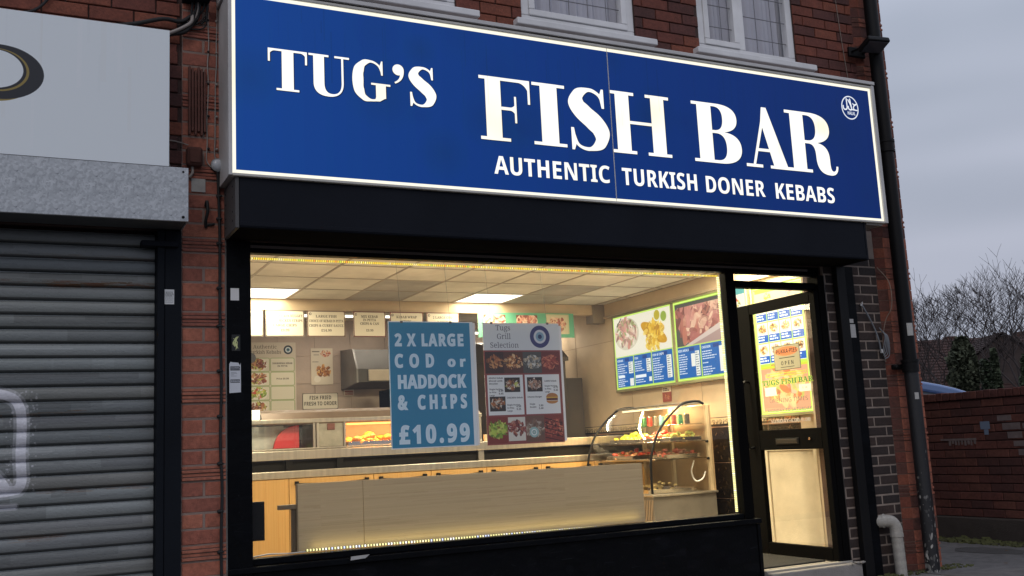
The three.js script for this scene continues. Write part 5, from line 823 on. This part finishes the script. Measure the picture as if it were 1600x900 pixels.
single('wall_clock', [rod([2.28, 2.175, -5.19], [2.28, 2.175, -5.16], 0.055, 24), rod([2.28, 2.175, -5.17], [2.28, 2.175, -5.155], 0.044, 24)], worn([0.18, 0.19, 0.2], 0.4), 'small round grey dial on the back wall at the left of the window', 'dial');

// lit menu boards on the right wall
const blueCol = (x, X, Y, W, Hh, s, head) => { x.fillStyle = '#1763ad'; x.fillRect(X, Y, W, Hh); x.fillStyle = '#0f3f86'; x.fillRect(X + W * 0.5, Y + 12, W * 0.25, 34); x.fillStyle = '#e8f0f4'; x.font = 'bold 30px sans-serif'; x.textAlign = 'left'; x.fillText(head, X + 10, Y + 42, W * 0.62); };
function board(name, label, zc, yc, w, h, print, bright = 1.0) {
  const t = thing(name, label, 'menu board', [5.80, yc, zc]);
  part('case', [rbx(5.79, 5.848, yc - h / 2 - 0.028, yc - h / 2, zc - w / 2 - 0.02, zc + w / 2 + 0.02, 0.005), rbx(5.79, 5.848, yc + h / 2, yc + h / 2 + 0.02, zc - w / 2 - 0.02, zc + w / 2 + 0.02, 0.005), rbx(5.79, 5.848, yc - h / 2, yc + h / 2, zc - w / 2 - 0.022, zc - w / 2, 0.005), rbx(5.79, 5.848, yc - h / 2, yc + h / 2, zc + w / 2, zc + w / 2 + 0.022, 0.005)], worn([0.24, 0.235, 0.13], 0.45), t);
  part('lit_face', xPlane(zc - w / 2, zc + w / 2, yc - h / 2, yc + h / 2, 5.797), new THREE.MeshStandardMaterial({ color: 0x444444, map: print, emissive: 0xffffff, emissiveMap: print, emissiveIntensity: bright, roughness: 0.35 }), t);
  areaLight([5.785, yc, zc], w, h, new THREE.Color(0.9, 1, 0.75), 0.4, [-1, 0, 0]);
}
const rimGreen = (x, w, h, k = 16) => { x.strokeStyle = '#b4e23a'; x.lineWidth = k; x.strokeRect(k / 2, k / 2, w - k, h - k); x.strokeStyle = '#e6ff9a'; x.lineWidth = k * 0.3; x.strokeRect(k / 2, k / 2, w - k, h - k); };
board('menu_board', 'lit menu board with kebab plate and golden fish photograph, nearest the back of the shop', -2.965, 2.03, 1.065, 0.77, canvas(1024, 740, (x, w, h) => {
  x.fillStyle = '#e9e4cf'; x.fillRect(0, 0, w, h); plate(x, 240, 190, 225, ['#a9786a', '#c99a86', '#dcbfa6', '#7a4a40', '#8d9a5a', '#e6d9c4', '#c98878'], 301, 170, '#cfc7ae');
  plate(x, 700, 330, 150, ['#f0d468', '#e8c64a', '#d9b02e'], 303, 70, null); x.save(); x.translate(720, 230); x.rotate(0.45); x.fillStyle = '#c99416'; x.beginPath(); x.ellipse(0, 0, 235, 70, 0, 0, 7); x.fill(); x.restore(); plate(x, 730, 235, 190, GOLD, 302, 120, null); for (const [X, Y, c] of [[790, 70, '#b9a72a'], [900, 95, '#8fa63a']]) { x.fillStyle = '#e5e3c5'; x.beginPath(); x.arc(X, Y, 62, 0, 7); x.fill(); x.fillStyle = c; x.beginPath(); x.arc(X, Y, 48, 0, 7); x.fill(); } x.fillStyle = '#2a2622'; x.save(); x.translate(110, 60); x.rotate(-0.7); x.fillRect(-60, -6, 120, 12); x.restore();
  x.fillStyle = '#b8de5a'; x.fillRect(0, 410, w, h); blueCol(x, 24, 420, 306, 300, 1, 'KEBABS'); blueCol(x, 344, 420, 306, 300, 2, 'FISH'); blueCol(x, 664, 420, 340, 300, 3, 'FISH & CHIPS');
  lines(x, 34, 484, 190, 6, 22, 9, '#dfe9f2', 21); lines(x, 34, 640, 190, 4, 20, 9, '#dfe9f2', 22); lines(x, 354, 484, 190, 5, 22, 9, '#dfe9f2', 23); lines(x, 354, 664, 210, 2, 22, 9, '#dfe9f2', 24); lines(x, 674, 484, 190, 10, 22, 9, '#dfe9f2', 25); x.fillStyle = '#e8ebe2'; for (const [X, Y, W, Hh] of [[240, 474, 78, 116], [250, 640, 66, 74], [560, 470, 76, 130], [590, 650, 48, 44], [905, 470, 76, 216]]) x.fillRect(X, Y, W, Hh); x.fillStyle = '#e8f0f4'; x.fillRect(40, 600, 120, 26); x.fillRect(354, 618, 190, 30); lines(x, 250, 482, 60, 5, 21, 9, '#6a7a86', 26); lines(x, 568, 480, 60, 6, 21, 9, '#6a7a86', 27); lines(x, 914, 480, 60, 10, 21, 9, '#6a7a86', 28);
  rimGreen(x, w, h, 14);
}));
board('menu_board', 'lit menu board with a large photograph of meat in a tray', -2.0, 2.03, 0.775, 0.77, canvas(760, 756, (x, w, h) => {
  photo(x, 0, 0, w, 430, '#4d4c46', ['#a8605a', '#c58276', '#d9a68c', '#8e4a44', '#e2bfa0', '#b9705c', '#6e3834'], 311, 210); x.fillStyle = '#c9b9b0'; x.beginPath(); x.moveTo(150, 430); x.lineTo(w, 250); x.lineTo(w, 430); x.fill(); x.fillStyle = '#a58a84'; x.beginPath(); x.moveTo(260, 430); x.lineTo(w, 310); x.lineTo(w, 430); x.fill(); x.fillStyle = '#3f403c'; x.fillRect(0, 0, w, 60);
  x.fillStyle = '#b8de5a'; x.fillRect(0, 430, w, h); blueCol(x, 20, 440, 350, 300, 4, 'KIDS MEALS'); blueCol(x, 388, 440, 352, 300, 5, 'CHICKEN'); lines(x, 34, 506, 150, 9, 22, 9, '#dfe9f2', 31); lines(x, 400, 506, 220, 4, 22, 9, '#dfe9f2', 32); lines(x, 400, 610, 130, 1, 20, 9, '#dfe9f2', 33); lines(x, 400, 650, 190, 4, 22, 9, '#dfe9f2', 34); x.fillStyle = '#e8ebe2'; x.fillRect(228, 510, 60, 120); x.fillRect(292, 490, 62, 230); x.fillRect(650, 480, 70, 230); lines(x, 298, 500, 50, 10, 22, 9, '#6a7a86', 35); rimGreen(x, w, h, 24);
}));
board('menu_board', 'narrow lit board with a column of small plates between the window post and the door', -1.42, 2.03, 0.25, 0.77, canvas(256, 788, (x, w, h) => { x.fillStyle = '#ddd9c8'; x.fillRect(0, 0, w, h); x.fillStyle = '#4f9a9c'; x.fillRect(0, 0, w, 70); plate(x, 120, 150, 70, SALAD, 321, 40); plate(x, 120, 260, 80, GOLD, 322, 60, null); for (const Y of [350, 520]) { lines(x, 30, Y, 180, 3, 18, 8, '#4a4a48', Y); } plate(x, 130, 450, 78, MEAT, 323, 60); plate(x, 130, 660, 85, ['#c98f4a', '#d9b07a', '#a56a3a', '#e2cfae'], 324, 70, null); x.fillStyle = '#8fc23a'; x.fillRect(0, h - 40, w, 40); rimGreen(x, w, h, 10); }));
board('menu_board', 'tall lit picture menu seen through the open glass door', -0.895, 1.815, 0.63, 1.09, canvas(720, 1240, (x, w, h) => {
  x.fillStyle = '#b6e04a'; x.fillRect(0, 0, w, h); x.fillStyle = '#ead9a2'; x.fillRect(24, 60, w - 48, 90); plate(x, 220, 104, 60, GOLD, 330, 40, null); plate(x, 520, 104, 60, ['#d9a792', '#c98878', '#efe2c4'], 331, 40, null);
  for (let r = 0; r < 3; r++) for (let c = 0; c < 4; c++) { const X = 30 + c * 168, Y = 150 + r * 205; x.fillStyle = '#efe7d2'; x.fillRect(X, Y, 158, 195); plate(x, X + 79, Y + 62, 66, (r + c) % 3 ? MEAT.concat(GOLD) : GOLD.concat(PINK), 340 + r * 4 + c, 50, '#e0d6bb'); x.fillStyle = '#1f5fb0'; x.fillRect(X, Y + 120, 158, 70); lines(x, X + 14, Y + 132, 128, 2, 26, 15, '#eaf0ef', 350 + r * 4 + c); }
  x.fillStyle = '#d99a72'; x.fillRect(24, 780, w - 48, 440); plate(x, 360, 990, 330, ['#e0a25a', '#cf7a48', '#f0c684', '#c46a48', '#e6b98e', '#b9bf5a', '#ecd27a'], 370, 130, null); x.fillStyle = '#c3c93a'; x.fillRect(24, 780, w - 48, 26); x.fillStyle = '#e6f2a0'; x.fillRect(0, 0, 40, h); rimGreen(x, w, h, 26);
}), 1.45);
{
  const t = thing('low_cupboard', 'low cream painted cupboard with a framed door seen through the lower door glass', 'cupboard', [5.8, 0.18, -0.9]);
  part('frame', [rbx(5.80, 5.841, 0.18, 1.0, -1.235, -1.195, 0.004), rbx(5.80, 5.841, 0.18, 1.0, -0.64, -0.60, 0.004), rbx(5.80, 5.841, 0.96, 1.0, -1.194, -0.641, 0.004)], worn([0.60, 0.53, 0.40], 0.5), t); part('door_panel', rbx(5.815, 5.842, 0.19, 0.958, -1.192, -0.643, 0.004), worn([0.58, 0.51, 0.385], 0.5), t);
}

// kitchen behind: hood, tall cabinet, tube lights
{
  const t = thing('extractor_hood', 'dark steel extractor hood with a pale front lip on the back wall', 'extractor hood', [3.9, 1.8, -4.9]);
  part('canopy', prism([[-5.18, 2.25], [-4.75, 2.22], [-4.62, 2.0], [-4.62, 1.86], [-5.18, 1.82]], 'x', 3.29, 5.0), worn([0.065, 0.06, 0.055], 0.5, 2, 0.0005, { metalness: 0.2 }), t); part('front_lip', rbx(3.40, 4.95, 1.87, 1.99, -4.62, -4.595, 0.005), worn([0.50, 0.43, 0.34], 0.45), t); part('end_cap', prism([[-5.18, 2.255], [-4.745, 2.225], [-4.612, 2.002], [-4.612, 1.855], [-5.18, 1.815]], 'x', 3.27, 3.289), worn([0.16, 0.155, 0.15], 0.4, 2, 0.0005, { metalness: 0.4 }), t);
}
{ const t = thing('fryer', 'dark machine with a rounded lid on the kitchen side of the counter', 'fryer', [3.75, 1.2, -4.9]); part('body', rbx(3.55, 4.6, 0.18, 1.52, -5.15, -4.6, 0.02), worn([0.13, 0.11, 0.10], 0.45, 2, 0.0005, { metalness: 0.5 }), t); part('lid', (() => { const g = new THREE.CylinderGeometry(0.16, 0.16, 0.35, 24, 1, false, 0, Math.PI).toNonIndexed(); g.rotateZ(Math.PI / 2); g.rotateX(Math.PI / 2); g.rotateY(Math.PI / 2); g.translate(3.62, 1.62, -4.75); return g; })(), M.blackMetal, t); }
{
  const t = thing('tall_cabinet', 'tall dark stepped machine standing behind the counter at the right', 'cabinet', [5.3, 0.18, -4.3]);
  part('body', rbx(4.55, 5.52, 0.18, 2.02, -4.6, -4.1, 0.01), worn([0.075, 0.06, 0.045], 0.45, 1.5, 0.0005, { metalness: 0.3 }), t); part('side_unit', rbx(5.521, 5.74, 0.18, 1.83, -4.55, -4.12, 0.01), worn([0.06, 0.048, 0.036], 0.5), t); part('hood_top', prism([[-4.62, 2.28], [-4.3, 2.22], [-4.08, 2.06], [-4.08, 2.021], [-4.62, 2.021]], 'x', 4.6, 5.55), worn([0.14, 0.115, 0.09], 0.4, 1.5, 0.0005, { metalness: 0.4 }), t);
  part('gauge', [rod([5.38, 1.93, -4.1], [5.38, 1.93, -4.085], 0.022), rbx(4.62, 4.66, 1.92, 1.97, -4.1, -4.09, 0.004)], worn([0.45, 0.4, 0.34], 0.4), t);
  part('indicator_light', rbx(5.44, 5.475, 1.85, 1.94, -4.1, -4.09, 0.004), glow([1, 0.3, 0.06], 0.8), t);
}
single('price_card', rbx(3.98, 4.06, 1.167, 1.23, -3.02, -3.0, 0.006), worn([0.6, 0.5, 0.3], 0.5), 'small cream card standing on the counter between the two posters', 'card');
for (const [x0, x1, y, z, lab] of [[2.4, 3.9, 2.55, -4.55, 'long tube light on the kitchen ceiling behind the menu signs'], [4.9, 5.82, 2.515, -4.75, 'short tube light on the kitchen ceiling at the right'], [4.6, 5.80, 2.40, -4.72, 'lower tube light under the short one at the right']]) {
  const t = thing('tube_light', lab, 'tube light', [(x0 + x1) / 2, y, z]); part('batten', rbx(x0, x1, y + 0.012, y + 0.04, z - 0.03, z + 0.03, 0.004), M.white, t); part('lamp_tube', rod([x0 + 0.03, y, z], [x1 - 0.03, y, z], 0.0125, 12), glow([1, 0.93, 0.75], 2.4), t);
  areaLight([(x0 + x1) / 2, y - 0.016, z], x1 - x0 - 0.06, 0.03, new THREE.Color(1, 0.88, 0.70), 64, [0, -1, 0.001]);
}

// ------------------------------------------------------------------ side alley: boundary wall, car, houses, trees
{
  const t = thing('boundary_wall', 'dark red brick boundary wall with brick on edge coping beside the alley', 'wall', [8.1, 0.05, -2]);
  part('core', bx(7.992, 8.2, 0, 1.33, -9, 2.2), M.mortarOld, t);
  reseed(201);
  lay(t, { u0: -3.2, u1: 0.55, y0: 0.26, course: 0.0765, len: 0.232, rows: 14, mats: BR.bound, at: 7.992, facing: '-x', joint: 0.009, depth: 0.012 });
  part('plinth', rbx(7.93, 7.992, 0.0, 0.255, -9, 2.2, 0.012), worn([0.075, 0.06, 0.052], 0.95, 2.5, 0.008), t);
  for (let z = -9, k = 0; z < 2.2; z += 0.076, k++) { const g = rbx(7.965, 8.22, 1.331, 1.405 + rr(-0.006, 0.006), z, z + 0.066, 0.006, 1); part('coping_brick', g, pick(BR.bound), t); }
  { const l = []; for (let r = 0; r < 14; r++) for (let z = -9 + (r % 2) * 0.116; z < -3.2; z += 0.232) l.push(bx(7.98, 7.992, 0.26 + r * 0.0765, 0.26 + r * 0.0765 + 0.067, z, Math.min(z + 0.223, -3.2))); for (let r = 0; r < 14; r++) for (let z = 0.56; z < 2.0; z += 0.232) l.push(bx(7.98, 7.992, 0.26 + r * 0.0765, 0.26 + r * 0.0765 + 0.067, z, z + 0.223)); const m = part('brickwork', l, BR.bound[0], t); m.userData.kind = 'stuff'; }
  // flaking whitewash, blue spray mark
  const flake = worn([0.21, 0.165, 0.16], 0.95, 6); const fl = []; reseed(205);
  for (let r = 0; r < 5; r++) for (let k = 0; k < 2; k++) if (rnd() < 0.9) fl.push(bx(7.9775, 7.9795, 1.11 - r * 0.0765 + rr(0, 0.01), 1.165 - r * 0.0765 + rr(0, 0.01), -0.62 + r * 0.04 + k * 0.19 + rr(0, 0.03), -0.47 + r * 0.04 + k * 0.19 + rr(0, 0.05)));
  fl.push(bx(7.9775, 7.9795, 0.956, 0.974, -1.26, -0.86)); for (let k = 0; k < 9; k++) fl.push(bx(7.9775, 7.9795, rr(0.90, 0.93), 0.955, -1.17 + k * 0.035, -1.155 + k * 0.035 + rr(0, 0.01)));
  part('whitewash', fl, flake, t); part('spray_mark', [bx(7.9775, 7.9795, 1.05, 1.12, -0.80, -0.70), bx(7.9775, 7.9795, 1.0, 1.048, -0.765, -0.72)], mat([0.16, 0.21, 0.30], 0.9), t);
}
{
  const t = thing('parked_car', 'silver blue hatchback parked behind the brick boundary wall', 'car', [9.93, 0.23, -4.02]);
  t.rotation.y = -0.467; const L = t.base; t.base = [0, 0, 0];
  const paint = new THREE.MeshPhysicalMaterial({ color: lin(0.13, 0.21, 0.42), roughness: 0.35, metalness: 0.3, clearcoat: 1 }), dark = mat([0.02, 0.02, 0.022], 0.5), win = mat([0.10, 0.12, 0.14], 0.06);
  const side = (p, z0, z1, m, n) => part(n, (() => { const s = new THREE.Shape(); p.forEach((q, i) => i ? s.lineTo(...q) : s.moveTo(...q)); const g = new THREE.ExtrudeGeometry(s, { depth: z1 - z0, bevelEnabled: true, bevelSize: 0.03, bevelThickness: 0.03, bevelSegments: 3 }); g.translate(0, 0, z0); return g; })(), m, t);
  const body = side([[-2.0, 0.3], [2.0, 0.3], [2.05, 0.75], [1.9, 0.9], [1.1, 0.98], [-1.9, 0.98], [-2.02, 0.8]], -0.82, 0.82, paint, 'body');
  const cab = []; for (let i = 0; i <= 16; i++) { const u = i / 16; cab.push([-1.75 + 2.95 * u, 0.98 + 0.47 * Math.pow(Math.sin(Math.PI * Math.min(1, 0.10 + 0.87 * u)), 0.55)]); } cab.push([1.2, 0.95], [-1.75, 0.95]);
  side(cab, -0.62, 0.62, win, 'window'); const roof = cab.slice(1, 17).map(([x, y]) => [x, y + 0.02]); side([...roof, ...roof.slice().reverse().map(([x, y]) => [x, y - 0.06])], -0.66, 0.66, paint, 'roof');
  for (const x of [-0.75, 0.3]) side([[x, 0.97], [x + 0.07, 0.97], [x + 0.12, 1.40], [x + 0.05, 1.40]], -0.655, 0.655, dark, 'pillar');
  for (const x of [-1.25, 1.3]) for (const z of [-0.78, 0.78]) { const w = part('wheel', rod([x, 0.32, z - 0.1], [x, 0.32, z + 0.1], 0.32, 24), dark, t); part('rim', rod([x, 0.32, z - 0.105], [x, 0.32, z + 0.105], 0.2, 16), M.chrome, w); }
  for (const z of [-0.62, 0.62]) { part('headlight', rbx(1.95, 2.07, 0.66, 0.78, z - 0.16, z + 0.16, 0.03), mat([0.6, 0.6, 0.62], 0.15), t); part('tail_light', rbx(-2.06, -1.96, 0.7, 0.86, z - 0.12, z + 0.12, 0.03), M.red, t); }
}
function house(label, x, y, z, w, d, eave, ridge, turn, roofC, wallC) {
  const t = thing('house', label, 'house', [x, y, z]); t.rotation.y = turn; t.base = [0, 0, 0];
  part('wall', prism([[-w / 2, -0.5], [w / 2, -0.5], [w / 2, eave], [0, ridge - 0.15], [-w / 2, eave]], 'z', -d / 2, d / 2), worn(wallC, 0.9, 1, 0.004), t);
  const R = worn(roofC, 0.9, 1.5, 0.01), n = 20; for (const s of [-1, 1]) for (let k = 0; k < n; k++) { const u0 = k / n, u1 = (k + 1.08) / n, X = (u) => s * (w / 2 + 0.25) * (1 - u), Y = (u) => eave - 0.12 + (ridge - eave + 0.12) * u; part('tile_course', prism([[X(u0), Y(u0) + 0.05], [X(u1), Y(u1)], [X(u1), Y(u1) + 0.03], [X(u0), Y(u0) + 0.09]], 'z', -d / 2 - 0.2, d / 2 + 0.2), R, t); }
  for (const [X, Y] of [[-w / 4, eave * 0.6], [w / 4, eave * 0.6]]) { const f = part('window', rbx(X - 0.5, X + 0.5, Y - 0.55, Y + 0.55, d / 2, d / 2 + 0.05, 0.01), M.upvc, t); part('pane', bx(X - 0.42, X + 0.42, Y - 0.47, Y + 0.47, d / 2 + 0.05, d / 2 + 0.055), mat([0.03, 0.035, 0.04], 0.1), f); }
  part('chimney', rbx(-0.35, 0.35, ridge - 0.5, ridge + 0.7, -d / 4 - 0.3, -d / 4 + 0.3, 0.02), worn([0.13, 0.06, 0.045], 0.9), t);
}
house('far house with a wide reddish brown tiled roof just right of the drainpipe', 51, 0.2, -40.5, 10, 18, 2.6, 6.3, 1.15, [0.075, 0.036, 0.03], [0.10, 0.06, 0.05]);
house('far house with a steep brown gable between the evergreens', 56, 0.2, -40, 8, 12, 3.2, 6.2, -0.55, [0.06, 0.036, 0.031], [0.085, 0.062, 0.056]);
house('far house with a low brown roof at the right edge of the photo', 62, 0.2, -36, 10, 15, 2.8, 6.0, 0.9, [0.066, 0.04, 0.033], [0.09, 0.06, 0.05]);
function bareTree(label, x, y, z, h, spread, s, trunks = 1, ivy = 0) {
  const t = thing('bare_tree', label, 'tree', [x, y, z]); t.base = [0, 0, 0]; reseed(s);
  const thick = [], thin = [];
  const seg = (a, b, r0, r1, out, n) => { const d = b.clone().sub(a), q = new THREE.Quaternion().setFromUnitVectors(new THREE.Vector3(0, 1, 0), d.clone().normalize()), g = new THREE.CylinderGeometry(r1, r0, d.length() * 1.03, n, 1, true); g.applyQuaternion(q); g.translate((a.x + b.x) / 2, (a.y + b.y) / 2, (a.z + b.z) / 2); out.push(g.toNonIndexed()); };
  const grow = (p, dir, len, r, lv) => {
    const out = lv < 2 ? thick : thin, n = lv < 3 ? 3 : 2; let a = p.clone(), d = dir.clone();
    for (let i = 0; i < n; i++) {
      d.add(new THREE.Vector3(rr(-0.13, 0.13), rr(-0.03, 0.09), rr(-0.13, 0.13))).normalize(); const b = a.clone().addScaledVector(d, len / n);
      seg(a, b, r * (1 - 0.35 * i / n), r * (1 - 0.35 * (i + 1) / n), out, lv < 2 ? 7 : 3); a = b;
      if (lv > 0 && lv < 5 && rnd() < 0.22) { const az = rnd() * 6.283, e = d.clone().multiplyScalar(0.6).add(new THREE.Vector3(Math.cos(az) * 0.8, 0.3, Math.sin(az) * 0.8)).normalize(); grow(a, e, len * rr(0.5, 0.7), Math.max(0.0102, r * 0.45), lv + 2); }
    }
    if (lv >= 6) return;
    const k2 = lv < 1 ? 3 : rnd() < 0.22 ? 3 : 2; for (let k = 0; k < k2; k++) { const az = k * 6.283 / k2 + rnd() * 2, ti = rr(0.35, 0.8) * spread, e = d.clone().add(new THREE.Vector3(Math.cos(az) * ti, rr(0, 0.18), Math.sin(az) * ti)).normalize(); grow(a, e, len * rr(0.68, 0.86), Math.max(0.0102, r * rr(0.5, 0.64)), lv + 1); }
  };
  for (let k = 0; k < trunks; k++) grow(new THREE.Vector3(rr(-0.3, 0.3) * (trunks - 1), 0, rr(-0.3, 0.3) * (trunks - 1)), new THREE.Vector3(rr(-0.15, 0.15) * trunks, 1, rr(-0.15, 0.15) * trunks).normalize(), h * 0.25, h * 0.017 / Math.sqrt(trunks), 0);
  const bark = worn([0.055, 0.043, 0.042], 0.95, 2);
  part('trunk', thick, bark, t); part('crown', thin, bark, t);
  if (ivy) { const l = []; for (let i = 0; i < 1400; i++) { const a = rnd() * 6.28, y_ = rnd(), r = (0.55 - 0.3 * y_) * Math.sqrt(rnd()), g = new THREE.PlaneGeometry(0.14, 0.11); g.rotateX(rnd() * 3); g.rotateY(rnd() * 6); g.translate(Math.cos(a) * r, y_ * ivy, Math.sin(a) * r); l.push(g.toNonIndexed()); } part('ivy', l, mat([0.035, 0.05, 0.025], 0.9, { side: THREE.DoubleSide }), t); }
}
bareTree('bare tree with several slender trunks just right of the drainpipe', 41.2, 0.2, -29.6, 8.3, 0.95, 901, 3);
bareTree('bare tree with an ivy covered trunk in the middle of the far group', 45.0, 0.2, -30.0, 9.8, 0.95, 917, 2, 4.2);
bareTree('broad bare tree at the right edge of the photo', 43.0, 0.2, -26.2, 9.2, 1.0, 933, 2);
bareTree('bare tree filling the gap behind the two left trees', 49.5, 0.2, -35.5, 10.2, 1.0, 951, 2);
bareTree('tall bare tree behind the right edge of the far group', 50.5, 0.2, -30.5, 10.6, 1.0, 967, 2);
function evergreen(label, x, y, z, r, y0, y1, n, s, col, shape) {
  const t = thing('evergreen_tree', label, 'tree', [x, y, z]); t.base = [0, 0, 0]; reseed(s); const l = [];
  for (let i = 0; i < n; i++) {
    const u = Math.pow(rnd(), 0.8), w = r * shape(u), a = rnd() * 6.283, q = Math.pow(rnd(), 0.45), clump = 0.75 + 0.5 * fbm(a / 6.283, u, 8, 2), sz = rr(0.07, 0.15), g = new THREE.PlaneGeometry(sz, sz * 1.5); g.rotateX(rnd() * 3); g.rotateY(rnd() * 6);
    g.translate(Math.cos(a) * w * q * clump, y0 + (y1 - y0) * u + rr(-0.1, 0.1), Math.sin(a) * w * q * clump); l.push(g.toNonIndexed());
  }
  part('crown', l, mat(col, 0.9, { side: THREE.DoubleSide }), t); part('trunk', rod([0, -0.3, 0], [0, y1 * 0.7, 0], 0.14, 8, 0.05), worn([0.05, 0.04, 0.035], 0.95), t);
}
evergreen('dark rounded evergreen between the bare trees', 38.0, 0.2, -25.6, 0.62, 2.3, 4.7, 3000, 61, [0.058, 0.068, 0.040], (u) => 0.25 + 0.95 * Math.sin(Math.PI * Math.min(1, 0.22 + u * 0.72)) - 0.12 * u);
evergreen('narrow dark green shrubby tree right of the rounded evergreen', 38.4, 0.2, -24.3, 0.32, 1.2, 4.0, 1500, 62, [0.05, 0.066, 0.036], (u) => 0.9 - 0.6 * u);
evergreen('dense green bush at the right edge under the broad bare tree', 39.3, 0.2, -23.4, 0.6, 1.0, 3.65, 2600, 63, [0.045, 0.066, 0.032], (u) => 1.05 - 0.75 * u);

renderer.render(scene, camera);
